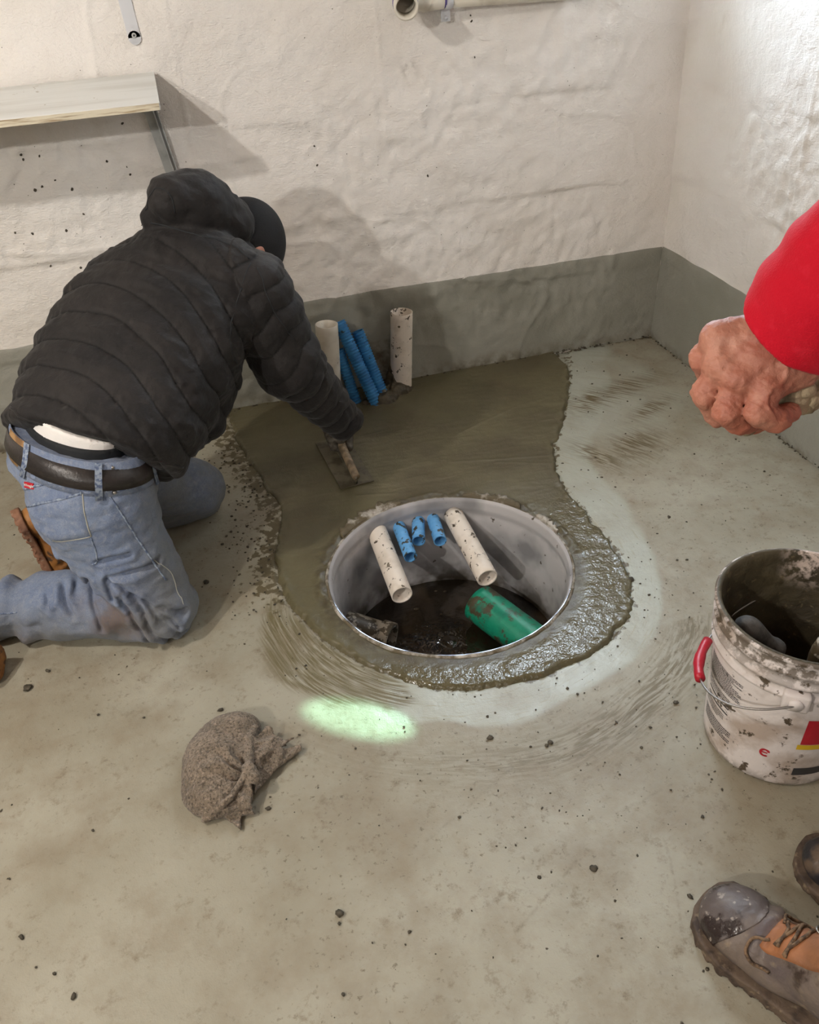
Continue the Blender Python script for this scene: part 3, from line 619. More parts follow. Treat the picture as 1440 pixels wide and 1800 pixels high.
def floor_z(X, Y):
    z = .0022*nz(X, Y, 3, 1, 2)+.0007*nz(X, Y, 25, 4)
    d = FD(X, Y)[0]; z -= .004*(d < 0)
    z += .0010*a_smear(X, Y)*vnoise(np.stack([a_pu(X, Y)*170, a_pv(X, Y)*5, 0*X], -1))
    return z
fl = grid(xs, ysf, lambda X, Y: np.stack([X, Y, floor_z(X, Y)], -1), 'floor', mFloor,
    dict(clean=a_clean, smear=a_smear, swirl=a_swirl, splat=a_splat, scuff=a_scuff, line=a_line, pu=a_pu, pv=a_pv), keep=lambda x, y: np.hypot(x-CX, y-CY) > BR+.03)
tag(fl, 'scuffed pale grey-green painted concrete floor', kind='structure')
V, F = merge([([(X0, Y0, 0), (-1.05, Y0, 0), (-1.05, BY, 0), (X0, BY, 0)], [(0, 1, 2, 3)]), ([(-1.05, Y0, 0), (BX, Y0, 0), (BX, .22, 0), (-1.05, .22, 0)], [(0, 1, 2, 3)])])
tag(pydata('floor_outer', V, F, mFloor, None, False), 'outer part of the painted floor around the camera', kind='structure')

# fresh concrete patch
px_ = lin(-.10, 1.22, .004); py_ = lin(1.08, BY, .004)
_pc = {}
def PD(X, Y):
    if 'a' not in _pc: _pc['a'] = polydist(X, Y, PATCH)+.009*nz(X, Y, 22, 3)+.003*nz(X, Y, 60, 6)
    return _pc['a']
def patch_z(X, Y):
    d = PD(X, Y); r = np.hypot(X-CX, Y-CY)
    z = -.012+(.012+.007)*sstep(.006, -.010, d)
    z += .0016*nz(X, Y, 9, 1)*sstep(0, -.05, d)+.0028*np.exp(-((r-BR-.018)/.014)**2)*(1+1.5*nz(X, Y, 50, 2))*(Y > CY-.05)
    z += .003*np.exp(-((d+.012)/.012)**2)*(.5+nz(X, Y, 30, 8))
    ba = np.hypot(X-.53, Y-2.60); z += .03*np.exp(-(ba/.05)**2)*(1+.5*nz(X, Y, 40, 4))
    for ax_, ay_, bx_, by_, a_ in ((.62, 2.10, .95, 2.02, .0016), (.70, 2.26, .93, 2.36, .0014), (.30, 2.02, .42, 1.99, .002), (.75, 2.05, .98, 1.95, .0012)):
        z += a_*seg(X, Y, (ax_, ay_), (bx_, by_), .004)
    return z
def a_wet(X, Y):
    r = np.hypot(X-CX, Y-CY); return sstep(BR+.01, BR+.05, r)*(1-sstep(BR+.17, BR+.23, r))*sstep(-.15, .12, (X-CX)*.75-(Y-CY)-.12)
pt_ = grid(px_, py_, lambda X, Y: np.stack([X, Y, patch_z(X, Y)], -1), 'wet_concrete_patch', mPatch,
    dict(wetness=a_wet, rimdirt=lambda X, Y: np.exp(-((np.hypot(X-CX, Y-CY)-BR-.01)/.02)**2)), keep=lambda x, y: np.hypot(x-CX, y-CY) > BR-.006)
tag(pt_, 'freshly trowelled wet brown concrete patch reaching from the wall around the round basin', 'concrete')

# ---------------------------------------------------------------- sump basin
basin = empty('sump_basin', 'round grey plastic sump basin set in the wet concrete, half full of muddy water', 'basin')
prof = [(BR-.006, .012), (BR-.012, .004), (BR-.016, -.02), (BR-.012, -.04), (BR-.016, -.06), (BR-.022, -.20), (BR-.03, -.36), (BR-.04, -.5), (0.001, -.5)]
prof2 = []
for (r0, z0), (r1, z1) in zip(prof[:-1], prof[1:]):
    for t in np.linspace(0, 1, 5)[:-1]: prof2.append((r0+(r1-r0)*t, z0+(z1-z0)*t))
V, F = lathe((CX, CY, 0), prof2, 96)
F = [f[::-1] for f in F]
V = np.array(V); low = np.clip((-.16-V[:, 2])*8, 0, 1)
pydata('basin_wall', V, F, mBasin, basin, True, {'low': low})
pr_ = [(BR-.008, .002), (BR-.007, .009), (BR-.003, .012), (BR+.001, .010), (BR+.003, .002)]
V, F = lathe((CX, CY, 0), [(r, z) for r, z in pr_], 160, wob=lambda t, z: .003*math.sin(7*t)*0+.0022*float(vnoise(A3(math.cos(t)*14, math.sin(t)*14, z*60))))
pydata('basin_rim', V, F, mRim, basin, True)
# torn plastic flange bits on the far right of the rim
for a0, a1, w0 in ((1.15, .60, .026), (.42, .14, .020), (2.40, 1.72, .034)):
    P = []; Q = []; n = 40
    for i in range(n+1):
        t = a0+(a1-a0)*i/n; e = math.sin(math.pi*i/n)**.4; w = w0*e*(1+.5*float(vnoise(A3(t*16, w0*300, 0)))+.4*float(vnoise(A3(t*50, w0*300, 4))))
        for j, (f_, z) in enumerate(((0, .010), (.05, .016), (.5, .019), (.95, .016), (1, .006))):
            P.append((CX+(BR+w*f_)*math.cos(t), CY+(BR+w*f_)*math.sin(t), z+.003*float(vnoise(A3(t*30, f_*3, 9)))*(0 < f_ < 1)))
        if i: b_ = i*5; Q += [(b_-5+j, b_+j, b_+j+1, b_-4+j) for j in range(4)]
    tag(pydata('flange_scrap', P, Q, mRim, basin, True), 'torn white plastic scrap on the rim')
WZ = -.285
V, F = lathe((CX, CY, 0), [(.0005, WZ)]+[(r, WZ) for r in np.linspace(.02, BR-.024, 30)], 90)
V = np.array(V)
V[:, 2] += .0012*fbm(V*A3(22, 22, 1), 3)
g0 = A3(0.4574, 1.6359, -0.2850); rr_ = np.hypot(V[:, 0]-g0[0], V[:, 1]-g0[1]); V[:, 2] += .006*np.exp(-(rr_/.022)**2)*np.sin(rr_*160)
tag(pydata('muddy_water', V, F, mWater, basin), 'dark brown murky water')
_rg = random.Random(3); L2 = []
for i in range(26):
    t = _rg.uniform(0, 6.28); r = _rg.uniform(.02, .25); s = _rg.uniform(.002, .007)
    bm = bmesh.new(); bmesh.ops.create_icosphere(bm, subdivisions=1, radius=s)
    L2.append(([(v.co.x*1.6+CX+r*math.cos(t), v.co.y+CY+r*math.sin(t), v.co.z*.5+WZ) for v in bm.verts], [tuple(v.index for v in f.verts) for f in bm.faces])); bm.free()
tag(pydata('floating_debris', *merge(L2), mMud, basin), None, kind='stuff')
wa = A3(0.2750, 1.9155, -0.2350); we = A3(0.2905, 1.8190, -0.2450)
dirp = nrm(A3(CX, CY, 0)-A3(wa[0], wa[1], 0)); dirp = nrm(dirp+A3(.1, -.5, -.1))
# short muddy corrugated drain stub low on the left
st0 = A3(CX, CY, 0)+A3(-.285, .085, -.205); st1 = st0+A3(.105, -.075, -.018)
t_ = empty('drain_pipe', 'short muddy corrugated white drain stub low in the left of the basin', 'pipe')
pydata('pipe_wall', *pipe(st0, st1, .056, .051, 40, seg=10), mPvcDirty, t_)
pydata('pipe_mouth', *pipe(st1-A3(.022, -.0157, -.004), st1+A3(.004, -.0028, 0), .062, .051, 40, seg=3), mPvcDirty, t_)
# pipes poking into the basin
def simple_pipe(name, a, b, ro, ri, m_, label, cat='pipe', **kw):
    o = pydata(name, *pipe(a, b, ro, ri, 36, **kw), m_, None, not kw.get('ribs', 0)); return tag(o, label, cat)
def wallpt(p, out=.02):   # move the wall end of a pipe out to the basin wall
    p = np.array(p, float); return p
simple_pipe('basin_pipe', A3(0.3275, 1.9544, -0.0450), A3(0.3308, 1.6283, -0.0650), .0290, .0245, mPvc, 'muddy white plastic pipe in the basin, left of its blue conduits', seg=12)
simple_pipe('basin_pipe', A3(0.5606, 1.9005, -0.0450), A3(0.5674, 1.6197, -0.0650), .0290, .0245, mPvc, 'muddy white plastic pipe above the green pipe in the basin', seg=12)
simple_pipe('blue_conduit', A3(0.3968, 1.9288, -0.0550), A3(0.3933, 1.7700, -0.0600), .0190, .0160, mBlueL, 'longest blue conduit end in the basin, next to its left white pipe', ribs=9, rib=.0006)
simple_pipe('blue_conduit', A3(0.4600, 1.9301, -0.0550), A3(0.4341, 1.8326, -0.0600), .0190, .0160, mBlueL, 'short light blue conduit end in the middle of the three in the basin', ribs=7, rib=.0006)
simple_pipe('blue_conduit', A3(0.5039, 1.9355, -0.0550), A3(0.4927, 1.8118, -0.0600), .0190, .0160, mBlueL, 'short light blue conduit end nearest the right white pipe in the basin', ribs=7, rib=.0006)
ga = A3(0.5691, 1.7000, -0.2250); gb = A3(0.6564, 1.5112, -0.2350); gd = nrm(gb-ga)
simple_pipe('green_sewer_pipe', gb+gd*.11, ga, .056, .051, mGreen, 'thick green sewer pipe smeared with mud lying low in the basin', seg=20)

# ---------------------------------------------------------------- standing pipes by the wall
simple_pipe('standing_pipe', A3(0.3368, 2.6300, -0.0117), A3(0.3555, 2.6300, 0.2986), .0385, .0345, mPvcClean, 'white plastic pipe standing upright behind the sleeve, left of the blue conduits', seg=16)
simple_pipe('standing_pipe', A3(0.5980, 2.6500, -0.0318), A3(0.6220, 2.6500, 0.2914), .0385, .0345, mPvc, 'white plastic pipe standing upright against the grey band, right of the blue conduits', seg=16)
simple_pipe('blue_conduit', A3(0.4890, 2.5600, 0.0004), A3(0.4046, 2.6700, 0.2827), .0230, .0185, mBlue, 'ribbed blue conduit leaning at the wall, touching the left standing white pipe', ribs=30, rib=.0030)
simple_pipe('blue_conduit', A3(0.5255, 2.6000, -0.0042), A3(0.4663, 2.6700, 0.2389), .0220, .0175, mBlue, 'ribbed blue conduit leaning at the wall, rightmost of the blue ones', ribs=26, rib=.0030)
simple_pipe('blue_conduit', A3(0.4248, 2.6000, -0.0071), A3(0.3911, 2.6550, 0.1883), .0200, .0160, mBlue, 'lower blue conduit half hidden between the sleeve and the left standing pipe', ribs=20, rib=.0030)
def clump(p):
    q = ell(p, A3(0.5230, 2.5700, 0.0045), (.05, .035, .03)); q = smin(q, ell(p, A3(0.5818, 2.6200, 0.0025), (.05, .04, .04)), .03)
    q = smin(q, ell(p, A3(0.5734, 2.6550, 0.0558), (.022, .02, .05)), .03); q = smin(q, ell(p, A3(0.4653, 2.5750, -0.0025), (.035, .03, .02)), .02)
    return q-.010*fbm(p*38, 3)
V, F = sdf_mesh(clump, (.40, 2.45, -.02), (.75, 2.74, .16), .004)
tag(pydata('mortar_clump', V, F, mMud), 'rough heap of dark mortar around the feet of the standing pipes', 'mortar')

# pipe on the wall at the top
pz = (0.6801, 2.6000, 1.2022); A_ = np.array(pz)
t_ = empty('wall_drain_pipe', 'white drain pipe with purple primer rings running along the back wall at the top', 'pipe')
el = [A_+A3(-.004, -.02, -.006), A_+A3(0, .015, .004), A_+A3(.014, .037, .014), (A_+A3(.014, .037, .014))*.4+A3(0.7562, 2.6600, 1.1971)*.6, A3(0.7562, 2.6600, 1.1971)]
pydata('elbow', *sweep(el, .030, 28, caps=False), mPvcClean, t_)
pydata('elbow_mouth', *pipe(A_+A3(.001, .004, .001), A_+A3(-.006, -.034, -.010), .034, .0275, 32), mPvcClean, t_)
pydata('primer_ring', *pipe(A_+A3(.0005, .002, 0), A_+A3(-.0005, -.006, -.001), .0352, .030, 32), mHole, t_)
e1 = A3(0.7562, 2.6600, 1.1971); e2 = A3(1.2231, 2.6800, 1.1849)
pydata('pipe_run', *pipe(e1, e2, .0225, .019, 24), mPvcClean, t_); pydata('coupling', *pipe(e1-A3(.01, 0, 0), e1+A3(.05, 0, .003), .028, .02, 28), mPvcClean, t_)
pydata('primer_ring', *pipe(e1+A3(.050, 0, .003), e1+A3(.056, 0, .0034), .0265, .02, 28), mHole, t_)
sx = e1+nrm(e2-e1)*.055+A3(0, 0, .0)
pydata('pipe_strap', *merge([pipe(sx, sx+A3(.022, 0, .001), .0255, .0225, 24), box(sx+A3(.011, .022, -.035), np.eye(3), (.028, .003, .045), .001), sweep([sx+A3(.011, .021, -.048), sx+A3(.011, .017, -.048)], .006, 12)]), mBrk, t_)

# ---------------------------------------------------------------- shelf and brackets
sb = A3(-0.0338, 2.7000, 1.0857); sf = A3(-0.0227, 2.4100, 1.0490)
ydir = nrm(sb-sf); sR = np.array([A3(1, 0, 0), ydir-A3(1, 0, 0)*ydir[0], np.cross(A3(1, 0, 0), ydir)]); sR[1] = nrm(sR[1]); sR[2] = nrm(sR[2])
dep = np.linalg.norm(sb-sf); c_ = (sb+sf)/2+A3(-.60, 0, 0)-sR[2]*.009
t_ = empty('wall_shelf', 'white painted plywood shelf on the back wall above the kneeling man', 'shelf')
pydata('shelf_board', *box(c_, sR, (1.2, dep, .018), .0015), mShelf, t_, False)
pydata('board_edge', *box(c_-sR[1]*(dep/2+.0006), sR, (1.196, .0014, .0165), .0003), mEdge, t_, False)
fx_ = sb[0]-.045
def bracket(par, x, ztop, zbot, m_, ribs=True, tilt=0):
    y = BY-.008; c = A3(x+tilt*.5, y, (ztop+zbot)/2); R_ = frame(A3(-tilt, 0, ztop-zbot), A3(1, 0, 0)); L = ztop-zbot
    parts = [box(c, R_, (.034, .003, L), .0008)]
    parts.append(sweep([c-R_[2]*L/2+A3(0, .0015, 0), c-R_[2]*L/2+A3(0, -.0015, 0)], .017, 24))
    pydata('wall_plate', *merge(parts), m_, par, False)
    if ribs: pydata('stiffening_rib', *merge([box(c+A3(.008, -.007, 0), R_, (.003, .014, L), .0008), box(c+A3(.018, -.004, 0), R_, (.003, .009, L), .0008)]), mBrkG, par, False)
    else:
        s_ = c-R_[2]*(L/2-.006); pydata('screw_head', *merge([sweep([s_+A3(0, -.001, 0), s_+A3(0, -.004, 0)], .0065, 16)]), mBrkG, par, False)
        pydata('screw_slot', *merge([sweep([s_+A3(0, -.003, 0), s_+A3(0, -.0046, 0)], .0028, 6)]), mInk, par, False)
bracket(t_, -.072, sb[2]-.02, .80, mBrkG, True, .035)
for k_ in (0,):   # arm of the bracket under the board
    am = A3(-.10, (sb[1]+sf[1])/2+.02, (sb[2]+sf[2])/2-.026); pydata('bracket_arm', *box(am, sR, (.028, dep*.8, .004), .001), mBrkG, t_, False)
t2 = empty('shelf_bracket', 'white metal bracket strip with one screw hanging above the shelf', 'bracket')
bracket(t2, -.072, 1.45, 1.170, mBrk, False, .012)

# ---------------------------------------------------------------- kneeling man
man = empty('person', 'kneeling person in black quilted jacket and blue jeans bent over the wet concrete', 'person')
def within(V, c, r): return np.exp(-((V-np.asarray(c))**2).sum(-1)/r**2)
# body: one continuous surface under the clothes
HF = frame(FACE, FACEUP)   # x=top of head, z=face direction
HD = [RHAND+A3(0, 0, -.005)]
TRD = nrm(A3(0.3151, 2.0868, 0.0100)-A3(0.2699, 2.4726, 0.0100)); GRA = A3(0.3039, 2.2167, 0.0550); GRB = A3(0.3105, 2.0655, 0.0450)
HANDLE0 = GRA-nrm(GRB-GRA)*.09
HN = nrm(GRB-GRA)
def rhand(p):
    c = HANDLE0+HN*.03; up = A3(0, 0, 1)
    side = nrm(np.cross(HN, up))      # across the handle
    palm = smin(cone(p, RWR+A3(0, .01, -.005), c+up*.028-HN*.02, .026, .026), cone(p, c+up*.03-HN*.03, c+up*.028+HN*.03, .022, .020), .02)
    d = palm
    for i in range(4):
        b0 = c+HN*(.036-.021*i)+up*.030; k1 = b0+side*.030-up*.004; k2 = b0+side*.026-up*.030; k3 = b0+side*.004-up*.042
        d = smin(d, chain(p, [b0, k1, k2, k3], [.0105, .0105, .0095, .0085], .002), .003)
    th = chain(p, [c+up*.02-HN*.03-side*.015, c-side*.032+up*.004+HN*.002, c-side*.024-up*.018+HN*.03], [.014, .012, .010], .004)
    return smin(d, th, .006)
def body(p):
    h = ell(p, HEAD, (.115, .078, .098), HF)
    h = smin(h, ell(p, HEAD+HF[2]*.045-HF[0]*.055, (.06, .055, .06), HF), .03)
    h = smin(h, cone(p, HEAD+HF[2]*.095-HF[0]*.0, HEAD+HF[2]*.112-HF[0]*.03, .010, .014), .01)
    for s in (-1, 1):
        e = ell(p, HEAD+HF[1]*.078*s-HF[0]*.018-HF[2]*.008, (.034, .022, .020), HF); h = smin(h, e, .006)
        h = np.maximum(h, -ell(p, HEAD+HF[1]*.031*s+HF[2]*.100-HF[0]*.002, (.010, .016, .008), HF))
        h = smin(h, ell(p, HEAD+HF[1]*.031*s+HF[2]*.088-HF[0]*.002, (.011, .014, .012), HF), .003)
    h = smin(h, ell(p, HEAD+HF[2]*.098-HF[0]*.062, (.006, .024, .010), HF), .004)
    d = smin(h, cone(p, HEAD-HF[0]*.06-HF[2]*.02, NECK-N_*.02, .058, .065), .03)
    d = smin(d, chain(p, [NECK-N_*.03-S_*.06, HEM*.5+NECK*.5-N_*.03, WAIST, WAIST-UP*.1], [.09, .095, .085, .085], .04), .04)
    d = smin(d, chain(p, [NECK-S_*.08-N_*.02, RSH, RELB, RWR], [.06, .055, .04, .026], .03), .03)
    d = smin(d, chain(p, [NECK-S_*.08-N_*.02, LSH, LELB, LWR], [.06, .055, .04, .028], .03), .03)
    d = smin(d, rhand(p), .012)
    lh = chain(p, [LWR, LWR+A3(.0, -.01, -.05)], [.028, .030], .02)
    for i in range(4): lh = smin(lh, chain(p, [LWR+A3(.0, -.01+.018*(i-1.5), -.05), LWR+A3(-.01, -.015+.020*(i-1.5), -.08), LWR+A3(-.025, -.015+.018*(i-1.5), -.095)], [.012, .010, .008], .003), .004)
    d = smin(d, lh, .01)
    d = smin(d, chain(p, [RHIP, RKNEE, RANK], [.09, .055, .045], .03), .03); d = smin(d, chain(p, [LHIP, LKNEE, LANK], [.09, .055, .045], .03), .03)
    return d
V, F = sdf_mesh(body, (-.95, 1.4, -.02), (.55, 2.6, .95), .0055)
b_ = pydata('body', V, F, mSkin, man, True, {'tips': 0*V[:, 0]}); b_['label'] = 'ruddy skin at the ear and wrist'
# dirty work glove over the right hand
def glove(p): return np.maximum(rhand(p)-.003, -((p-RWR)@nrm(RHAND-RWR)-.028))
V, F = sdf_mesh(glove, HANDLE0-.13, HANDLE0+.13, .0028)
tag(pydata('work_glove', V, F, mGlove, man), 'dirty grey work glove on the right hand')
V, F = sdf_mesh(jacket, (-.75, 1.35, .0), (.55, 2.62, 1.0), .0040)
jk = pydata('quilted_jacket', V, F, mJacket, man, True, {'stitch': jacket(V, True)}); jk['label'] = 'black quilted jacket with hood hanging back'
# raised seams and hem binding on the jacket
def proj(fn, P, off=.001, it=5):
    P = np.array(P, float)
    for _ in range(it):
        d = fn(P)-off; e = .002; g = np.stack([fn(P+np.eye(3)[i]*e)-d-off for i in range(3)], -1)/e
        P = P-d[:, None]*g/np.maximum((g*g).sum(-1), .3)[:, None]
    return P
def spline(pts, n=12):
    P = np.array(pts, float); P = np.vstack([2*P[0]-P[1], P, 2*P[-1]-P[-2]]); out = []
    for i in range(1, len(P)-2):
        for t in np.linspace(0, 1, n, endpoint=False):
            out.append(.5*((2*P[i])+(P[i+1]-P[i-1])*t+(2*P[i-1]-5*P[i]+4*P[i+1]-P[i+2])*t*t+(3*P[i]-P[i-1]-3*P[i+1]+P[i+2])*t**3))
    out.append(P[-2]); return np.array(out)
def seam(fn, pts, r, name, m_, par, off=.0, n=8):
    P = proj(fn, spline(pts, n), off); return pydata(name, *sweep(P, r, 6), m_, par)
seam(jacket, [(-0.4690, 1.7805, 0.5826), (-0.4200, 1.7270, 0.5642), (-0.3648, 1.7007, 0.5459), (-0.3011, 1.6837, 0.5162), (-0.2385, 1.6695, 0.4774), (-0.1735, 1.6659, 0.4398), (-0.1404, 1.7011, 0.4004)], .0032, 'hem_binding', mJacket, jk, .0)
seam(jacket, [(0.1066, 1.9766, 0.7537), (0.0633, 1.9272, 0.6972), (0.0318, 1.8834, 0.6419), (0.0212, 1.8589, 0.5894), (0.0367, 1.9179, 0.5155)], .0022, 'armhole_seam', mBlack, jk, -.001)
seam(jacket, [(-0.1027, 2.0886, 0.8446), (-0.0595, 2.0699, 0.8332), (-0.0044, 2.0459, 0.8164), (0.0629, 2.0256, 0.7913), (0.1048, 1.9867, 0.7604)], .0025, 'collar_seam', mBlack, jk, -.0005)
seam(jacket, [(0.1183, 1.9609, 0.7461), (0.1289, 1.9285, 0.6863), (0.1467, 1.9255, 0.6274), (0.1802, 1.9357, 0.5582)], .0016, 'sleeve_stitching', mBlack, jk, 0)
seam(jacket, [(-0.1095, 2.1034, 0.8706), (-0.0713, 2.0783, 0.9234), (-0.0436, 2.0578, 0.9058), (-0.0418, 2.0558, 0.8675)], .0016, 'hood_seam', mBlack, jk, 0)
# knit cap
def cap(p):
    h = ell(p, HEAD+HF[0]*.012-HF[2]*.008, (.120, .087, .110), HF)
    q = p-HEAD; cut = -(q@HF[0]+.008+.30*(q@HF[2]))
    return -smin(-h, -cut, .008)
V, F = sdf_mesh(cap, HEAD-.18, HEAD+.18, .005)
tag(pydata('knit_cap', V, F, mCap, man), 'black cap')
# t-shirt and briefs in the gap above the belt
rx_of = lambda p: np.clip(-((p-WAIST)@FP)-.02, -.1, .3)
def tee(p): e, u = shirtbelow(p); return np.maximum((e-.95)*.108-.004*vnoise(p*22), np.maximum(u-.040-.16*rx_of(p), -.012-u))
def briefs(p): e, u = shirtbelow(p); return np.maximum((e-1.0)*.108, np.maximum(u-.020, -.06-u))
V, F = sdf_mesh(tee, WAIST-.26, WAIST+.26, .006); pydata('t_shirt', V, F, mTee, man)['label'] = 'white t-shirt hem'
V, F = sdf_mesh(briefs, WAIST-.26, WAIST+.26, .006); pydata('underwear', V, F, mBlack, man)['label'] = 'black waistband of underwear'
V, F = sdf_mesh(jeans, (-1.0, 1.35, -.02), (.1, 2.4, .62), .0040)
calfax = nrm(RANK-RKNEE)
gr = np.clip(sstep(-.02, .12, (V-RHIP)@FP-.02)+sstep(.16, .06, V[:, 2])*1.0, 0, 1)
jn = pydata('jeans', V, F, mDenim, man, True, dict(grime=gr, stain=np.clip(1.3*within(V, A3(-0.3685, 1.5867, 0.1124), .075)+.7*within(V, A3(-0.6216, 1.6669, 0.0242), .05), 0, 1)))
jn['label'] = 'worn blue denim jeans stained at the calf'
def ringband(u0, u1, off, th, n=96, a0=0, a1=2*math.pi):
    ts = a0+(a1-a0)*np.arange(n+1)/n; dirs = np.cos(ts)[:, None]*FP+np.sin(ts)[:, None]*RP*1.3; dirs /= np.linalg.norm(dirs, axis=1)[:, None]
    rings = []
    for u in (u0, (u0+u1)/2, u1):
        r = np.full(n+1, .30)
        uu_ = min(u, -.006)
        for _ in range(25): r = r-np.clip(jeans(WAIST+dirs*r[:, None]+UP*uu_), -.02, .05)
        r = np.convolve(np.pad(r, 3, mode='wrap' if a1-a0 > 6 else 'edge'), np.ones(7)/7, 'valid')
        rings.append((u, r))
    V = []; F = []
    for k in range(n+1):
        for (u, r), o in list(zip(rings, (off,)*3))+list(zip(rings[::-1], (off+th,)*3)):
            V.append(WAIST+dirs[k]*(r[k]+o)+UP*u)
    for k in range(n):
        for j in range(6): F.append((k*6+j, k*6+(j+1) % 6, (k+1)*6+(j+1) % 6, (k+1)*6+j))
    return V, F
pydata('waistband', *ringband(-.060, .008, .000, .0025), mDenim, jn, True, {})
bl = pydata('belt', *ringband(-.047, -.006, .003, .0035), mBelt, man); bl['label'] = 'black leather belt'
for a_ in (-2.1, 2.75, 1.75, .8, -.75):
    pydata('belt_loop', *ringband(-.066, .010, .006, .0025, 4, a_-.045, a_+.045), mSeam, jn)
pydata('leather_patch', *ringband(-.056, .008, .0026, .0015, 14, math.pi-.32, math.pi+.12), mTan, jn)
for pts_, r_, nm, m_ in (([(-0.3108, 1.6107, 0.4794), (-0.2962, 1.5923, 0.4351), (-0.2802, 1.5835, 0.3815), (-0.2669, 1.5874, 0.3128), (-0.2478, 1.5818, 0.2467), (-0.2317, 1.5808, 0.1836)], .0022, 'side_seam', mSeam),
    ([(-0.4793, 1.6624, 0.3998), (-0.4326, 1.6103, 0.4324), (-0.3874, 1.5923, 0.4437), (-0.3455, 1.5876, 0.4514)], .0035, 'pocket_hem', mSeam), ([(-0.3446, 1.5869, 0.4502), (-0.3509, 1.5703, 0.4082), (-0.3524, 1.5642, 0.3550)], .0016, 'pocket_seam', mThread), ([(-0.3535, 1.5637, 0.3511), (-0.3536, 1.5645, 0.3160), (-0.3583, 1.5699, 0.2859), (-0.3716, 1.5688, 0.2773)], .0020, 'seat_seam', mSeam),
    ([(-0.4396, 1.5985, 0.3402), (-0.3954, 1.5706, 0.3507), (-0.3524, 1.5642, 0.3550)], .0016, 'pocket_stitch', mThread), ([(-0.4749, 1.6704, 0.4389), (-0.4306, 1.6310, 0.4640), (-0.3669, 1.6101, 0.4783), (-0.3136, 1.6120, 0.4821)], .0030, 'yoke_seam', mSeam),
    ([(-0.2850, 1.5959, 0.4331), (-0.2567, 1.6120, 0.4279), (-0.2281, 1.6446, 0.4201), (-0.2134, 1.6735, 0.4185)], .0030, 'front_pocket_hem', mSeam), ([(-0.2781, 1.6196, 0.4752), (-0.2737, 1.6129, 0.4550), (-0.2720, 1.6044, 0.4334)], .0014, 'coin_pocket_stitch', mThread),
    ([(-0.2460, 1.5852, 0.2436), (-0.2189, 1.5981, 0.1921), (-0.2149, 1.5838, 0.1413), (-0.2152, 1.5779, 0.0924)], .0012, 'thigh_seam', mThread), ([(-0.6341, 1.6813, 0.1108), (-0.5956, 1.6767, 0.1087)], .0020, 'cuff_seam', mSeam)):
    o = seam(jeans, pts_, r_, nm, m_, jn, 0)
def panel(V, F, corners, off, name, m_, par, attrs=None):
    c = np.array(corners, float); o_ = c.mean(0); n = nrm(np.cross(c[1]-c[0], c[2]-c[0])); x = nrm(c[1]-c[0]); y = np.cross(n, x)
    P2 = np.stack([(c-o_)@x, (c-o_)@y], -1); fc = V[F].mean(1); w = fc-o_
    k = np.where((polydist(w@x, w@y, P2) < 0) & (np.abs(w@n) < .05))[0]; Q = F[k]; used = np.unique(Q); mp = -np.ones(len(V), int); mp[used] = np.arange(len(used))
    e = .002; d0 = jeans(V[used]); g = np.stack([jeans(V[used]+np.eye(3)[i]*e)-d0 for i in range(3)], -1); g /= np.linalg.norm(g, axis=1)[:, None]
    # lift the panel and tuck its outer ring under
    wv = V[used]-o_; lift = off*sstep(-.0, -.006, polydist(wv@x, wv@y, P2))
    return pydata(name, V[used]+g*lift[:, None], mp[Q], m_, par, True, {k_: a[used] for k_, a in (attrs or {}).items()})
jat = dict(grime=gr*.6, stain=0*gr)
panel(V, F, [(-0.4797, 1.6606, 0.3981), (-0.3458, 1.5870, 0.4503), (-0.3509, 1.5703, 0.4082), (-0.3524, 1.5642, 0.3550), (-0.3954, 1.5706, 0.3507), (-0.4396, 1.5985, 0.3402)], .0030, 'back_pocket', mDenim, jn, jat)
for p0 in ((-0.2829, 1.5966, 0.4321), (-0.2749, 1.6225, 0.4785)):
    p0 = np.array(p0); pydata('rivet', *merge([sweep([p0+A3(.001, .002, -.001), p0+A3(-.002, -.0045, .003)], .0042, 12)]), mSteel, jn)
# little woven tag with white lettering
tg = np.array((-0.4535, 1.6476, 0.4588)); tn = nrm(A3(-.55, -.72, .35)); tx = nrm(np.cross(A3(0, 0, 1), tn)); ty = np.cross(tn, tx)
tgo = pydata('woven_tag', *box(tg+tn*.003, np.array([tx, ty, tn]), (.026, .0135, .002), .0006), mInkRed, jn, False); tgo['label'] = 'small red woven tag with white script'
cu = bpy.data.curves.new('tag_text', 'FONT'); cu.body = 'Wrogle'; cu.size = .0085; cu.align_x = 'CENTER'; cu.align_y = 'CENTER'; cu.extrude = .0003; cu.materials.append(mTee)
to = bpy.data.objects.new('tag_text', cu); COL.objects.link(to)
mm = Matrix((tuple(tx), tuple(ty), tuple(tn))).transposed().to_4x4(); mm.translation = Vector(tuple(tg+tn*.0046)); to.matrix_world = mm
dg = bpy.context.evaluated_depsgraph_get(); tm = bpy.data.meshes.new_from_object(to.evaluated_get(dg)); tm.transform(mm); bpy.data.objects.remove(to)
tmo = bpy.data.objects.new('tag_lettering', tm); COL.objects.link(tmo); tmo.parent = tgo

